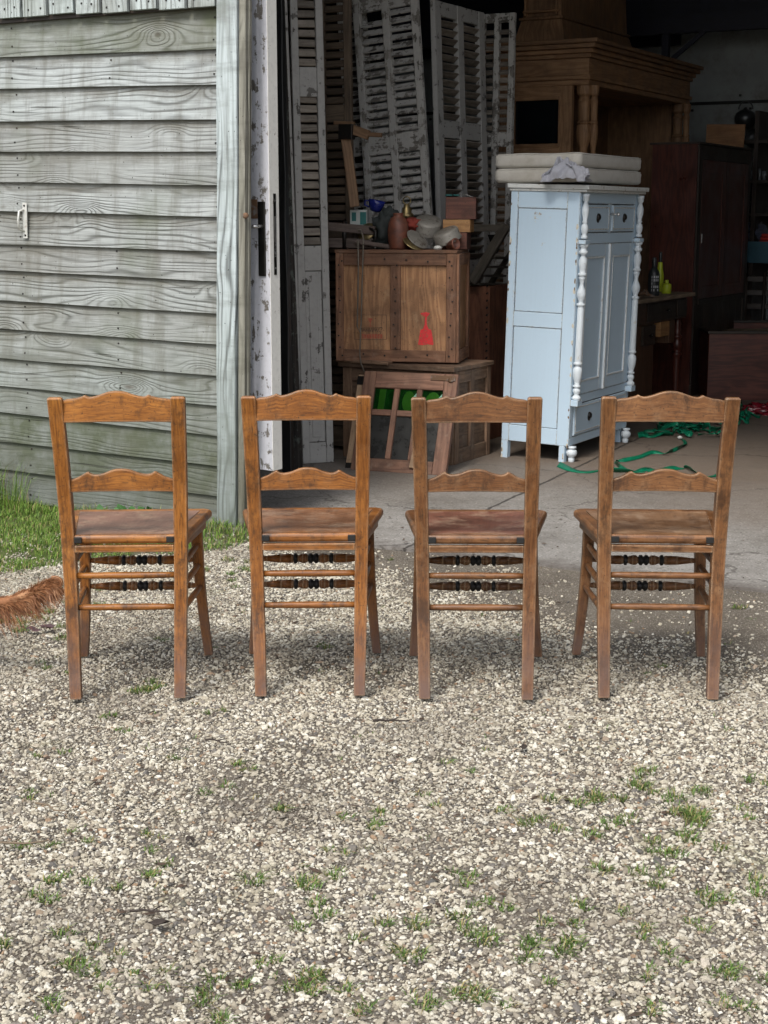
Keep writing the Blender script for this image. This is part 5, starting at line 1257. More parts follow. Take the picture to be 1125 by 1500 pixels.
# cushions and rag on it
tu = UV(.235, 2.455) ; topc = 1.592
def cushion(z, label, dx, dy, seed, ln_=1.0, wd_=.54, h=.083):
    t = bt('seat_cushion', label, 'cushion', .165+dx, 2.44+dy, z, dr=R(-1), group='two cushions stacked on the cabinet'); mb = MB()
    def rr_(ins, z, n=10):
        r = .045-ins*.3; P = []; hx, hy = wd_/2-ins, ln_/2-ins
        for cx, cy, a0 in ((hx-r, -hy+r, -90), (hx-r, hy-r, 0), (-hx+r, hy-r, 90), (-hx+r, -hy+r, 180)):
            for i in range(n+1):
                a_ = R(a0+90*i/n); x = cx+r*math.cos(a_); y = cy+r*math.sin(a_)
                P.append((x, y))
            nxt = {-90: ((hx, -hy+r), (hx, hy-r)), 0: ((hx-r, hy), (-hx+r, hy)), 90: ((-hx, hy-r), (-hx, -hy+r)), 180: ((-hx+r, -hy), (hx-r, -hy))}[a0]
            for i in range(1, 8):
                k = i/8; P.append((nxt[0][0]*(1-k)+nxt[1][0]*k, nxt[0][1]*(1-k)+nxt[1][1]*k))
        out = []
        for x, y in P:
            w1 = mn.noise(Vector((x*7, y*7, seed))); w2 = mn.noise(Vector((x*13, y*13, seed+z*30)))
            out.append((x+wd_/2+.005*w2, y+ln_/2+.005*w2, z+(.004*w1 if z > .02 else .0015*w1)))
        return out
    mb.rings([rr_(i_, z_*h/.083) for i_, z_ in ((.05, .001), (.016, .002), (.005, .010), (0, .022), (.001, .042), (0, .062), (.005, .074), (.016, .081), (.05, .083), (.12, .084), (.2, .084))], rnd=.5)
    mb.build('cushion', M['cushion'], t)
    mb = MB(); L = rr_(.004, .075*h/.083); mb.tube(L+[L[0]], .0025, 6); mb.build('piping', M['cushion'], t)

cushion(topc, 'lower off white stained cushion lying directly on the pale blue cabinet', 0, 0, 3)
cushion(topc+.082, 'upper off white cushion lying on the other one under the crumpled rag', -.005, .012, 8)
rw = UV(*at_v(836, 266, 2.43)[:2], topc+.004)
t = thing('crumpled_rag', 'crumpled lilac grey rag bunched against the front of the white cushions', 'rag', UV(at_v(832, 262, 2.42)[0], 2.42, topc+.0), TH)
mb = MB(); n = 46; vs = []; rr = random.Random(9)
for j in range(n):
    for i in range(n):
        a, b = i/(n-1), j/(n-1); r_ = math.hypot(a-.5, b-.5)
        p = Vector((a*3.3, b*3.3, 2)); f1 = abs(mn.noise(p)); f2 = abs(mn.noise(p*2.3+Vector((3, 1, 0)))); f3 = mn.noise(p*5)
        hgt = .155*max(0, 1-r_*r_*3.1)*(.55+.8*f1+.3*f2)+.010*f3
        x = (a-.5)*.28+.035*mn.noise(p*1.6+Vector((9, 0, 0))); y = (b-.5)*.10+.03*mn.noise(p*1.9+Vector((0, 7, 0)))
        vs.append((x, y-.02, max(.001, hgt)+(.003*(f1+f2))))
fs = [(j*n+i, j*n+i+1, (j+1)*n+i+1, (j+1)*n+i) for j in range(n-1) for i in range(n-1)]
mb.add(vs, fs, [[(vs[k][0], vs[k][1]) for k in q] for q in fs], smooth=True); o = mb.build('cloth', M['rag'], t)

# ------------------------------------------------------------------ oak fireplace surround with tapering hood
V0 = 5.0
q = lambda x, y, v=V0: at_v(x, y, v)
uL = q(724, 200)[0]; uR = q(836, 200)[0]; uC = q(855, 160)[0]; zM0 = q(724, 130)[2]; zM1 = q(718, 66)[2]; uML = q(718, 66)[0]; uMR = q(862, 58)[0]
vE = at_u(1015, 100, uMR)[1]
hd = bt('fireplace_surround', 'massive brown oak fireplace surround with a heavy mantel, turned columns and tapering hood', 'fireplace', uL, V0)
W1 = uR-uL; WC = uC-uL; DE = vE-V0
o_ = 'oak'
mb = MB(); za, zb = q(752, 214)[2], q(752, 146)[2]; xa, xb = q(752, 180)[0]-uL, q(820, 180)[0]-uL
mb.b2(0, xa, 0, .05, 0, zM0, g=2); mb.b2(xb, W1, 0, .05, 0, zM0, g=2); mb.b2(xa, xb, .001, .049, 0, za, g=0); mb.b2(xa, xb, .001, .049, zb, zM0, g=0)
for x0, x1, z0, z1 in ((xa-.012, xa+.012, za-.012, zb+.012), (xb-.012, xb+.012, za-.012, zb+.012)): mb.b2(x0, x1, -.008, .01, z0, z1, g=2)
mb.b2(xa+.012, xb-.012, -.008, .01, za-.012, za+.012, g=0); mb.b2(xa+.012, xb-.012, -.008, .01, zb-.012, zb+.012, g=0)
mb.b2(0, .04, .051, DE-.1, 0, zM0, g=2)
mb.b2(.04, W1, DE-.16, DE-.1, 0, zM0, g=2); mb.b2(.05, W1, .30, .34, 0, zM0-.01, g=2)
mb.build('side_panel', M[o_], hd, bevel=.003)
mb = MB(); mb.b2(xa+.012, xb-.012, .02, .026, za+.012, zb-.012); mb.build('glass', M['bglass'], hd)
mb = MB()   # stepped mantel
lv = [(0, zM0, .0), (.03, zM0+.02, .0)]
def slab(o, z0, z1, bev=0): mb.b2(-o*.6, WC+.03+o, -o, DE-.08+o*.5, z0, z1, g=1)
dz = zM1-zM0
slab(.004, zM0, zM0+dz*.12); slab(.020, zM0+dz*.12+.001, zM0+dz*.22); slab(.002, zM0+dz*.22+.001, zM0+dz*.60); slab(.022, zM0+dz*.60+.001, zM0+dz*.70); slab(.045, zM0+dz*.70+.001, zM0+dz*.80); slab(.078, zM0+dz*.80+.001, zM0+dz*.90); slab(.10, zM0+dz*.90+.001, zM1)
mb.build('mantel', M[o_], hd, bevel=.006, seg=2)
cz = zM0; colp = [(.055, 0), (.055, .03), (.036, .04), (.030, .06), (.032, .09), (.050, .14), (.056, .20), (.050, .245), (.040, .25), (.050, .258), (.050, .268), (.040, .275), (.042, .29), (.044, .40), (.050, .41), (.040, .43), (.036, .44), (.055, .46), (.058, .50), (.058, .52)]
colz = q(855, 228)[2]-.03
for y in (.06, DE-.22):
    s_ = (cz-colz)/.52
    mb = MB(); mb.lathe([(r*.98, colz+z*s_) for r, z in colp], Matrix.Translation((WC-.02, y, 0)), 10, smooth=False); mb.lathe([(r*.62, colz+z*s_) for r, z in colp], Matrix.Translation((WC+.045, y+.03, 0)), 10, smooth=False)
    mb.b2(WC-.075, WC+.06, y-.055, y+.065, 0, colz-.001, g=2); mb.build('column', M[o_], hd, bevel=.002)
# hood
hx0 = q(754, 64, V0+.12)[0]-uL; hx1 = q(825, 60, V0+.12)[0]-uL; hx0b = q(763, 31, V0+.16)[0]-uL; hx1b = q(823, 29, V0+.16)[0]-uL; zh1 = q(763, 31, V0+.16)[2]
hy1 = at_u(930, 70, uL+hx1)[1]-V0
mb = MB()
def rect(x0, x1, y0, y1, z): return [(x0, y0, z), (x1, y0, z), (x1, y1, z), (x0, y1, z)]
mb.rings([rect(hx0-.01, hx1+.015, .10, hy1+.02, zM1+.001), rect(hx0-.005, hx1+.008, .115, hy1, zM1+.03), rect(hx0b+.0, hx1b-.0, .16, hy1-.06, zh1)], smooth=False)
mb.rings([rect(hx0b-.012, hx1b+.012, .145, hy1-.05, zh1+.001), rect(hx0b-.012, hx1b+.012, .145, hy1-.05, zh1+.022)], smooth=False)
mb.rings([rect(hx0b+.01, hx1b-.01, .17, hy1-.08, zh1+.023), rect(hx0b+.05, hx1b-.04, .25, hy1-.2, zh1+1.2)], smooth=False)
for x0, x1 in ((hx0b+.015, hx0b+.06), (hx1b-.065, hx1b-.02)): mb.bar(((x0+x1)/2, .163, zh1+.03), ((x0+x1)/2+(.03 if x0 < .1 else -.03), .24, zh1+1.1), .045, .018, up=(1, 0, 0))
mb.bar((hx0b+.02, .166, zh1+.06), (hx1b-.02, .166, zh1+.06), .06, .018); 
mb.build('hood', M[o_], hd, bevel=.005)

# ------------------------------------------------------------------ wardrobe, desk, trunk on the right
wa = bt('dark_wardrobe', 'tall dark mahogany wardrobe with a plain reddish side, behind the desk', 'wardrobe', .20-.36, 6.05)
mb = MB(); mb.b2(0.02, .385, 0, .018, .0, 1.955, g=2); mb.build('side', M['mahog_r'], wa, bevel=.002)
mb = MB(); mb.b2(0.02, .38, .0185, 1.45, .0, 1.94, g=2); mb.b2(.381, .398, .0185, .10, .09, 1.95, g=2); mb.b2(.381, .398, 1.37, 1.45, .09, 1.95, g=2)
mb.b2(.381, .402, .0, 1.45, 0, .089, g=1); mb.b2(.381, .398, .101, 1.369, 1.84, 1.95, g=1); mb.b2(.381, .406, .101, 1.369, .72, .76, g=1); mb.b2(-.005, .40, 0.0, 1.46, 1.955, 1.972, g=1)
for k in range(7): mb.b2(.381, .390, .105+k*.181, .105+k*.181+.176, .09, .719, g=2)
mb.build('carcass', M['darkwood'], wa, bevel=.002)
for y0, y1 in ((.102, .731), (.739, 1.368)):
    mb = MB(); mb.b2(.381, .392, y0, y1, .762, 1.838, g=2); mb.b2(.392, .400, y0, y0+.09, .762, 1.838, g=2); mb.b2(.392, .400, y1-.09, y1, .762, 1.838, g=2); mb.b2(.392, .400, y0+.09, y1-.09, .762, .86, g=1); mb.b2(.392, .400, y0+.09, y1-.09, 1.74, 1.838, g=1)
    d_ = mb.build('door', M['mahog'], wa, bevel=.003)
    if y0 < .2:
        mb = MB(); mb.b2(.400, .404, y0+.03, y0+.04, 1.20, 1.27); mb.build('escutcheon', M['steel'], d_)
q = at_v(1041, 183, 7.95); q2 = at_v(1097, 183, 7.95)
t = bt('plywood_board', 'orange plywood board leaning upright behind the dark wardrobe', 'board', q[0], 7.80, lx=R(-.8)); mb = MB(); mb.prism([(-.02, 0), (q2[0]-q[0]-.06, 0), (q2[0]-q[0], q2[2]), (0, q[2])][::-1], 0, .018); mb.build('board', M['ply'], t, bevel=.002)

dk = gp(992, 590); du, dv = barn_uv(dk.x, dk.y)
qT = at_u(1015, 428, du+.06); DH = qT[2]
print('desk', du, dv, DH, qT)
dk = bt('writing_desk', 'brown desk with a worn top, drawers, one turned red brown leg and a side cupboard', 'desk', du-.48, qT[1]-1.25)
LX = 1.25; mb = MB(); mb.b2(-.0, .56, 0, LX+.0, DH-.028, DH, g=1); mb.build('top', M['desk_top'], dk, bevel=.004)
mb = MB(); mb.b2(.03, .51, .03, LX-.05, DH-.19, DH-.029, g=1); mb.b2(.03, .50, .03, .50, .12, DH-.191, g=2); mb.b2(.03, .50, .03, .55, .0, .119, g=1)
mb.b2(.40, .505, LX-.42, LX-.30, DH-.36, DH-.191, g=2); mb.build('carcass', M['desk'], dk, bevel=.003)
mb = MB(); mb.b2(.40, .505, LX-.62, LX-.423, DH-.30, DH-.192, g=1); mb.build('pale_block', M['pine'], dk, bevel=.002)
for y0, y1, z0, z1 in ((.30, LX-.32, DH-.175, DH-.045), (LX-.29, LX-.07, DH-.175, DH-.045), (.22, .48, DH-.34, DH-.20)):
    mb = MB(); mb.b2(.5105 if z1 > DH-.1 else .5005, .520, y0, y1, z0, z1, g=1); d_ = mb.build('drawer', M['darkwood'], dk, bevel=.003)
    if y0 < LX-.3:
        mb = MB(); mb.lathe([(0, 0), (.006, 0), (.006, .01), (.014, .016), (.012, .026), (0, .028)], Matrix.Translation((.520, (y0*.35+y1*.65) if z1 > DH-.1 else (y0+y1)/2, (z0+z1)/2)) @ Matrix.Rotation(R(90), 4, 'Y'), 12); mb.build('knob', M['dark_metal'], d_)
lp = [(.020, 0), (.026, .02), (.030, .04), (.032, .06), (.034, .30), (.036, .32), (.046, .33), (.046, .345), (.03, .35), (.04, .37), (.05, .39), (.046, .42), (.034, .44), (.046, .45), (.046, .46), (.03, .47), (.034, .50), (.028, .52), (.034, .54), (.026, .56), (.03, .58)]
ls = (DH-.192)/.58
for y in (LX-.10,):
    mb = MB(); mb.lathe([(r*.85, z*ls) for r, z in lp], Matrix.Translation((.46, y, 0)), 16); mb.build('turned_leg', M['mahog_r'], dk)
    mb = MB(); mb.lathe([(r*.85, z*ls) for r, z in lp], Matrix.Translation((.08, y, 0)), 16); mb.build('turned_leg', M['mahog_r'], dk)
M['bot_dk'] = plain('dark_bottle_plastic', (.02, .024, .026), .35)
M['bot_ye'] = plain('acid_yellow_plastic', (.42, .50, .03), .4, var=.2)
M['label_w'] = plain('label_white', (.5, .52, .55), .5)
def on_desk(px, v_off): 
    return at_v(px, 435, 0)
def bottle(name, label, px, py, dy, r, h, mat, capm, prof, lab=False):
    p = gp(px, py, DH+.001); t = thing(name, label, 'bottle', p, TH+R(28)); mb = MB(); mb.lathe([(a*r, b*h) for a, b in prof], None, 20); mb.build('body', M[mat], t)
    mb = MB(); mb.lathe([(.0, h*.74), (r*.42, h*.74), (r*.45, h*.76), (r*.38, h*.98), (r*.3, h), (0, h)], None, 16); mb.build('cap', M[capm], t)
    if lab:
        mb = MB()
        rr = random.Random(3)
        for k in range(4):
            x = -.5*r+k*r*.33
            for j in range(5):
                if rr.random() < .75: mb.b2(x, x+r*.16, -math.sqrt(max(0, r*r-x*x))-.0012, -math.sqrt(max(0, r*r-x*x))+.002, h*(.12+j*.085), h*(.12+j*.085+.06))
        mb.build('label_print', M['label_w'], t)
bottle('dark_bottle', 'dark bottle with pale vertical print on the desk, in front of the yellow one', 957, 433, 0, .042, .275, 'bot_dk', 'bot_dk', [(0, 0), (.95, 0), (1, .03), (1, .55), (.85, .64), (.5, .72), (.42, .745), (0, .745)], True)
p = gp(967, 430, DH+.001)
bottle('yellow_bottle', 'acid yellow spray bottle with a dark cap, standing behind the dark bottle', 966, 427, 0, .030, .30, 'bot_ye', 'bot_dk', [(0, 0), (1, 0), (1, .4), (.75, .55), (.6, .72), (.5, .74), (0, .74)])
bottle('yellow_pot', 'short squat yellow pot beside the two bottles on the desk', 976, 430, 0, .036, .10, 'bot_ye', 'bot_ye', [(0, 0), (.9, 0), (1, .05), (1, .6), (.95, .7), (.5, .75), (0, .76)])
p = gp(944, 436, DH+.001); t = thing('rusty_tool', 'small rusty metal tool lying on the desk, left of the dark bottle', 'tool', p, TH); mb = MB(); mb.tube([(-.06, 0, .012), (-.02, .01, .03), (.03, 0, .02), (.07, .01, .01)], [.010, .014, .010, .006], 8); mb.tube([(-.05, .03, .03), (0, .02, .05), (.03, .01, .02)], .009, 8); mb.build('tool', M['rust'], t)

# open trunk
a = gp(1035, 586); b = gp(1190, 586)
tr = thing('open_trunk', 'low dark red wooden trunk without lid, right of the dark wardrobe', 'trunk', a, R(-3)); TL, TDp = 1.05, 1.3
th_z = at_Y(1040, 489, a.y)[2]
sk = -.36
def sq(x, y): return (x+sk*0*y, y)
mb = MB(); mb.b2(.0, TL, 0, .02, .0, th_z, g=0); mb.b2(.0, .02, .021, TDp, 0, th_z, g=1); mb.b2(TL-.02, TL, .021, TDp, 0, th_z, g=1); mb.b2(.021, TL-.021, TDp-.02, TDp, 0, th_z, g=0)
mb.build('box', M['mahog_r'], tr, bevel=.003)
mb = MB(); mb.b2(-.012, TL+.012, -.014, .03, th_z+.001, th_z+.022, g=0); mb.b2(-.012, .03, .031, TDp+.01, th_z+.001, th_z+.022, g=1); mb.b2(TL-.03, TL+.012, .031, TDp+.01, th_z+.001, th_z+.022, g=1); mb.b2(.031, TL-.031, TDp-.03, TDp+.01, th_z+.001, th_z+.022, g=0); mb.build('rim', M['darkwood'], tr, bevel=.002)
mb = MB()
for k in range(8): mb.b2(.03, TL-.03, .05+k*.15, .05+k*.15+.14, th_z-.06, th_z-.045, g=0)
mb.build('inner_tray', M['desk_top'], tr, bevel=.002)
tr.rotation_euler = (0, 0, R(-2))

# things far at the back on the right
sh_q = at_v(1095, 262, 8.25)
sf = bt('back_shelves', 'dark shelf unit against the grey back wall, holding glasses and cloth', 'shelf', sh_q[0], 8.05)
z1 = at_v(1110, 205, 8.1)[2]
mb = MB(); mb.b2(.10, .14, 0, .5, 0, z1+.25, g=2); mb.b2(1.5, 1.54, 0, .5, 0, z1+.25, g=2); 
zz = [at_v(1100, y, 8.05)[2] for y in (205, 264, 312, 357)]
for z in zz: mb.b2(0, 1.5, .002, .498, z-.03, z, g=0)
mb.build('frame', M['darkwood'], sf, bevel=.002)
mb = MB(); zb0 = at_v(1100, 357, 8.04)[2]; zb1 = at_v(1100, 385, 8.04)[2]; mb.b2(-.05, 1.4, -.03, -.001, zb1, zb0+.02, g=0)
M['petrol'] = plain('petrol_blue_board', (.03, .10, .14), .5); mb.build('blue_front', M['petrol'], sf)
M['glass'] = plain('bluish_glassware', (.16, .18, .2), .1, var=.3, spec=.9)
for k, (x, y, r, h) in enumerate(((1100, 263, .02, .09), (1106, 263, .022, .12), (1112, 263, .02, .10), (1119, 263, .022, .08))):
    u_, v_, z_ = at_v(x, y, 8.12); t = bt('drinking_glass', ['small clear glass on the back shelf, nearest the plywood board', 'tallest clear glass on the back shelf', 'third clear glass from the plywood board on the back shelf', 'short clear glass at the right end of the back shelf'][k], 'glass', u_, 8.12, zz[1]+.001, group='glasses on the back shelf'); mb = MB(); mb.lathe([(0, 0), (r*.8, 0), (r, h), (r*.92, h), (r*.7, .006), (0, .006)], None, 14); mb.build('glass', M['glass'], t)
M['denim'] = mat_fabric('dark_checked_cloth', (.075, .09, .13), (.02, .022, .03), 60)
u_, v_, z_ = at_v(1098, 350, 8.08); t = bt('cloth_heap', 'heap of dark blue checked cloth on the back shelf beside the red crates', 'cloth', u_, 8.2, zz[3]+.002); mb = MB(); blob(mb, (0, 0, .08), .12, .12, .09, .6, 2.5, 4, 26, 16, fold=.08); blob(mb, (.15, 0, .05), .10, .1, .06, .6, 3, 7, 22, 12, fold=.1); mb.build('cloth', M['denim'], t)
M['redpl'] = plain('red_plastic', (.45, .03, .02), .4)
for k, y in enumerate((354, 348, 342)):
    u_, v_, z_ = at_v(1113+k*1.5, y, 8.07); t = bt('red_tray', ['lowest red tray on the back shelf', 'middle red tray on the back shelf', 'topmost red tray on the back shelf'][k], 'tray', u_+.0, 8.06, zz[3]+.002+k*.030, group='stack of red trays'); mb = MB(); mb.b2(0, .4, 0, .28, 0, .006); mb.b2(0, .4, 0, .006, .006, .026); mb.b2(0, .006, .0065, .28, .006, .026); mb.b2(.394, .4, .0065, .28, .006, .026); mb.build('tray', M['redpl'], t, bevel=.002)
u_, v_, z_ = at_v(1094, 152, 8.45); t = bt('hanging_kettle', 'round dark metal kettle hanging by its hoop handle on the grey back wall', 'kettle', u_, 8.42, z_); M['pewter'] = plain('dark_pewter', (.09, .095, .10), .35, .7)
mb = MB(); mb.tube([(.065*math.cos(a_), 0, -.05+.07*math.sin(a_)) for a_ in [3.14*j/14 for j in range(15)]], .007, 8); mb.build('hoop_handle', M['pewter'], t)
mb = MB(); mb.lathe([(0, -.22), (.05, -.22), (.085, -.18), (.10, -.13), (.085, -.085), (.05, -.06), (.02, -.05), (.015, -.035), (0, -.03)], None, 24); mb.tube([(.08, 0, -.15), (.13, -.02, -.13), (.15, -.02, -.08)], [.02, .012, .008], 10); mb.build('kettle_body', M['pewter'], t)
u_, v_, z_ = at_v(1104, 180, 8.45); t = bt('hanging_pan', 'dark pan hanging on the back wall below and right of the kettle', 'pan', u_, 8.48, z_+.02); mb = MB(); mb.lathe([(0, 0), (.07, 0), (.085, .03), (.08, .03), (.066, .006), (0, .006)], Matrix.Translation((.01, 0, -.16)) @ Matrix.Rotation(R(90), 4, 'X'), 22); mb.bar((.01, 0, -.09), (.01, 0, .07), .014, .006); mb.build('pan', M['pewter'], t)
# dark bentwood chairs stacked behind the trunk
def dark_chair(u, v, z, dr, label, up=False):
    t = bt('dark_chair', label, 'chair', u, v, z, dr=dr, group='dark chairs heaped behind the trunk'); s = -1 if up else 1; o = .45 if up else 0
    Z = lambda zz: o+s*zz
    for x in (-.18, .18):
        mb = MB(); mb.tube([(x, .18, Z(0)), (x*.95, .17, Z(.44))], .014, 8); mb.build('leg', M['darkwood'], t)
        mb = MB(); mb.tube([(x, -.20, Z(0)), (x*.95, -.17, Z(.44)), (x*.85, -.22, Z(.88))], .014, 8); mb.build('leg', M['darkwood'], t)
    mb = MB(); mb.box((0, 0, Z(.45)), (.42, .40, .03)); mb.build('seat', M['darkwood'], t, bevel=.01)
    mb = MB()
    for zz in (.62, .74, .86): mb.box((0, -.20-.02*(zz-.62)*4, Z(zz)), (.34, .016, .05))
    mb.build('backrest', M['darkwood'], t, bevel=.004)
q = at_v(1106, 470, 7.5)
dark_chair(q[0]+.02, 7.72, 0, R(200), 'dark wooden chair standing behind the open trunk below the blue board')
dark_chair(q[0]+.10, 7.68, .475, R(170), 'dark wooden chair upside down on the other dark chair, its legs in the air', True)

# ------------------------------------------------------------------ green tape and red plastic on the floor
M['tape'] = plain('emerald_ribbon', (.0, .16, .08), .5, var=.35, sc=30, spec=.5)
tp_ = thing('green_tape', 'tangled heap of emerald green tape on the concrete, one end trailing to the cabinet foot', 'tape', gp(985, 640))
O_ = tp_.location.copy()
def tape(pts, w=.035, tw=0, z=.004, seed=0, n=14):
    P = []
    for i in range(len(pts)-1):
        p0 = pts[max(0, i-1)]; p1 = pts[i]; p2 = pts[i+1]; p3 = pts[min(len(pts)-1, i+2)]
        for k in range(n):
            t = k/n; P.append(.5*((2*p1)+(-p0+p2)*t+(2*p0-5*p1+4*p2-p3)*t*t+(-p0+3*p1-3*p2+p3)*t**3))
    P.append(pts[-1]); out = []
    for i, p in enumerate(P):
        d = (P[min(i+1, len(P)-1)]-P[max(0, i-1)]).normalized(); s = Vector((0, 0, 1)).cross(d)
        if s.length < .01: s = Vector((1, 0, 0))
        s.normalize(); a = tw*math.sin(i*.07+seed)+(.4*tw)*math.sin(i*.16+seed*2)
        sd = s*math.cos(a)+Vector((0, 0, 1))*math.sin(a); pp = p-O_; pp.z = max(pp.z, abs(math.sin(a))*w/2+.002)+z*0
        out.append((pp, sd))
    return out
mb = MB()
tr1 = [gp(x, y, .004) for x, y in ((818, 683), (835, 689), (858, 692), (880, 689), (905, 692), (930, 691), (948, 689), (962, 693), (985, 688), (1003, 686), (1012, 690), (1030, 697), (1048, 697), (1062, 690))]
mb.strip(tape(tr1, .034, .75, seed=1), .034)
tr2 = [gp(x, y, .006) for x, y in ((945, 692), (918, 690), (904, 682), (903, 676), (918, 675), (938, 670), (955, 664), (975, 664), (990, 660), (1003, 652), (1002, 645), (996, 642))]
mb.strip(tape(tr2, .024, 1.3, seed=3), .024)
rr = random.Random(11)
for k in range(30):
    cx, cy = rr.choice([(rr.uniform(940, 1060), rr.uniform(627, 641)), (rr.uniform(1040, 1095), rr.uniform(603, 625))]); c = gp(cx, cy)
    ang = rr.uniform(-.5, .5)+.1; L = rr.uniform(.10, .30); pts = []
    for j in range(7):
        a = (j/6-.5); pts.append(c+Vector((a*L*math.cos(ang)+rr.uniform(-.03, .03), a*L*math.sin(ang)+rr.uniform(-.05, .05), abs(rr.gauss(.02, .02))+.004)))
    mb.strip(tape(pts, .04, 1.1, seed=k, n=8), rr.choice([.02, .03, .036]))
mb.build('tape', M['tape'], tp_)
mb = MB(); kk = gp(996, 641, .012)-O_; blob(mb, tuple(kk), .016, .014, .012, .3, 3, 1, 12, 8); mb.build('knot', M['paper'], tp_)
M['redbag'] = plain('crimson_plastic_sheet', (.20, .012, .022), .22, var=.4, sc=20, spec=.9)
t = thing('red_plastic_bag', 'crumpled crimson plastic bag on the floor in front of the open trunk', 'bag', gp(1118, 606)); mb = MB(); blob(mb, (.05, 0, .03), .17, .10, .045, .9, 3.0, 8, 40, 22); blob(mb, (-.08, -.02, .02), .08, .05, .03, .9, 3.5, 3, 26, 14); mb.build('bag', M['redbag'], t)

# ------------------------------------------------------------------ the dog (only its tail reaches into the photograph)
M['fur'] = plain('red_golden_fur', (.30, .125, .048), .75, var=.4, sc=9, bump=.5, bs=220, c2=(.44, .24, .12))
DY = 4.62
def wp(x, y, Y=DY): return at_Y(x, y, Y)
root = wp(-150, 780)
dg = thing('dog', 'red golden long haired dog at the left edge, only its feathered tail showing', 'dog', (root.x-.35, DY, 0))
OD = dg.location.copy()
V = []; Ed = []; Rd = []
def node(p, r, par=None):
    V.append(Vector(p)); Rd.append(r if isinstance(r, tuple) else (r, r)); 
    if par is not None: Ed.append((par, len(V)-1))
    return len(V)-1
# local coords: dog faces -x
pel = node((.25, 0, .50), (.115, .115)); b1 = node((.08, 0, .49), (.115, .105), pel); b2_ = node((-.12, 0, .47), (.14, .115), b1); ch = node((-.32, 0, .46), (.155, .12), b2_); sh = node((-.42, 0, .53), (.115, .10), ch)
nk = node((-.50, 0, .62), (.085, .075), sh); nk2 = node((-.56, 0, .70), .075, nk); hd1 = node((-.63, 0, .745), (.082, .078), nk2); mz = node((-.71, 0, .72), (.052, .048), hd1); mz2 = node((-.79, 0, .705), (.038, .036), mz); ns = node((-.825, 0, .705), (.022, .022), mz2)
for s in (-1, 1):
    h = node((.27, s*.075, .42), (.082, .055), pel); kn = node((.19, s*.085, .31), (.052, .042), h); hk = node((.33, s*.085, .16), (.025, .022), kn); pw_ = node((.315, s*.085, .05), (.021, .019), hk); node((.265, s*.085, .022), (.024, .026), pw_)
    f = node((-.36, s*.075, .36), (.058, .045), ch); el = node((-.31, s*.08, .27), (.038, .034), f); wr = node((-.33, s*.08, .14), (.024, .022), el); pw2 = node((-.335, s*.08, .04), (.021, .02), wr); node((-.375, s*.08, .02), (.024, .026), pw2)
    e = node((-.605, s*.075, .77), (.02, .03), hd1); node((-.575, s*.098, .69), (.014, .032), e)
tailp = [Vector((.36, 0, .545)), Vector((.43, .0, .47))]+[wp(x, y)-OD for x, y in ((-70, 885), (-35, 889), (0, 884), (25, 878), (48, 867), (66, 857), (76, 852))]
par = pel
for i, p in enumerate(tailp): par = node(p, [.05, .04, .036, .035, .034, .031, .026, .019, .009][i]*.5, par)
me = bpy.data.meshes.new('dog_body'); me.from_pydata([tuple(v) for v in V], Ed, []); me.materials.append(M['fur'])
db = bpy.data.objects.new('body', me); COL.objects.link(db); db.parent = dg
sk_ = db.modifiers.new('skin', 'SKIN'); sk_.use_smooth_shade = True
for i, v in enumerate(me.skin_vertices[0].data): v.radius = Rd[i]; v.use_root = (i == 0)
ss = db.modifiers.new('sub', 'SUBSURF'); ss.levels = ss.render_levels = 2
def mat_hair():
    t = NT('golden_hair'); r = t.at('rnd'); col = t.ramp(r, [(0, (.10, .036, .015)), (.4, (.22, .088, .036)), (.8, (.34, .16, .075)), (1, (.48, .27, .15))])
    return t.out(col, .5, None, Specular_IOR_Level=.4)
M['hair'] = mat_hair()
rr = random.Random(6); mb = MB()
def tail_at(t):
    k = t*(len(tailp)-1); i = min(int(k), len(tailp)-2); return tailp[i].lerp(tailp[i+1], k-i), (tailp[i+1]-tailp[i]).normalized()
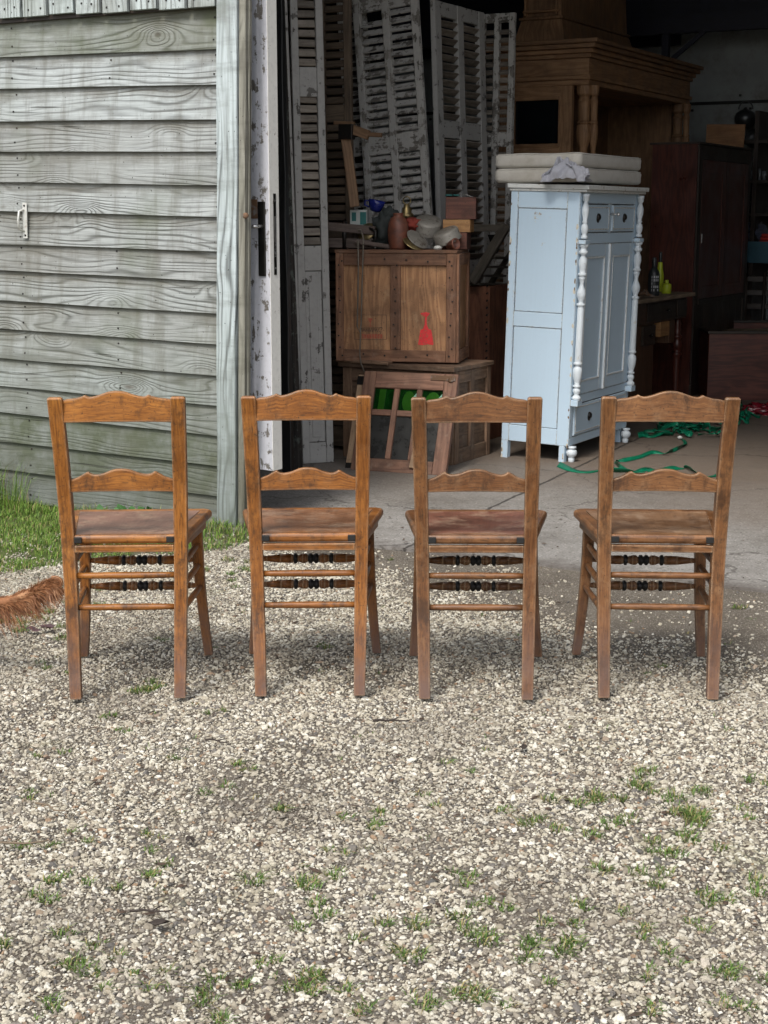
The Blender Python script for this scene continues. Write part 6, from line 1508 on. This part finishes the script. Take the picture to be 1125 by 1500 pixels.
for k in range(5200):
    t_ = rr.random()**.8; c, d = tail_at(t_); rad = .024*(1-.8*t_)
    a = rr.uniform(0, 6.283); up_ = Vector((0, 0, 1)); sd = d.cross(up_).normalized(); u2 = sd.cross(d).normalized()
    o = sd*math.cos(a)+u2*math.sin(a); low = max(0, -math.sin(a))
    tipk = max(0, t_-.82)/.18
    L = (.030+.045*low*(1-.3*t_))*rr.uniform(.4, 1.4)*(1-.25*tipk)
    p0 = c+o*rad*.8
    flow = d*(1.15-.45*low)+o*.10+Vector((0, 0, -.75*low-.25*tipk))
    cl_ = Vector((mn.noise(Vector((t_*9, a*1.3, 1))), mn.noise(Vector((t_*9, a*1.3, 5))), mn.noise(Vector((t_*9, a*1.3, 9)))))
    flow = flow+cl_*.9+Vector((rr.gauss(0, .12), rr.gauss(0, .12), rr.gauss(0, .12))); flow = flow.normalized(); p1 = p0+flow*L*.5; p2 = p0+flow*L+Vector((rr.gauss(0, .006), rr.gauss(0, .006), -L*.28*(low+.3)))
    w = rr.uniform(.0006, .0014); s_ = Vector((0, -1, 0)).cross(flow).normalized()*w
    mb.add([p0-s_, p0+s_, p1+s_, p1-s_, p2], [(0, 1, 2, 3), (3, 2, 4)], [[(0, 0), (1, 0), (1, 1), (0, 1)], [(0, 0), (1, 0), (.5, 1)]], 0, rr.random(), True)
for k in range(30):    # curled tip
    c, d = tail_at(1); a = rr.uniform(-.5, .5); pts = []; Rr = rr.uniform(.012, .022)
    for j in range(8):
        th = R(110)-R(200)*j/7; pts.append(c+Vector((-.004+Rr*1.2*math.cos(th)+.012, a*.02, Rr*math.sin(th)-.004+rr.gauss(0, .0007))))
    mb.tube(pts, [.0016]*6+[.001, .0004], 4, rnd=rr.random())
mb.build('tail_hair', M['hair'], dg)
mb = MB()
for s in (-1, 1): blob(mb, (-.675, s*.058, .765), .012, .010, .012, 0, 1, 1, 10, 8)
blob(mb, (-.842, 0, .712), .016, .02, .014, .1, 2, 1, 12, 8); mb.build('eyes_and_nose', M['black'], dg)
# cushion side wall between the two skins
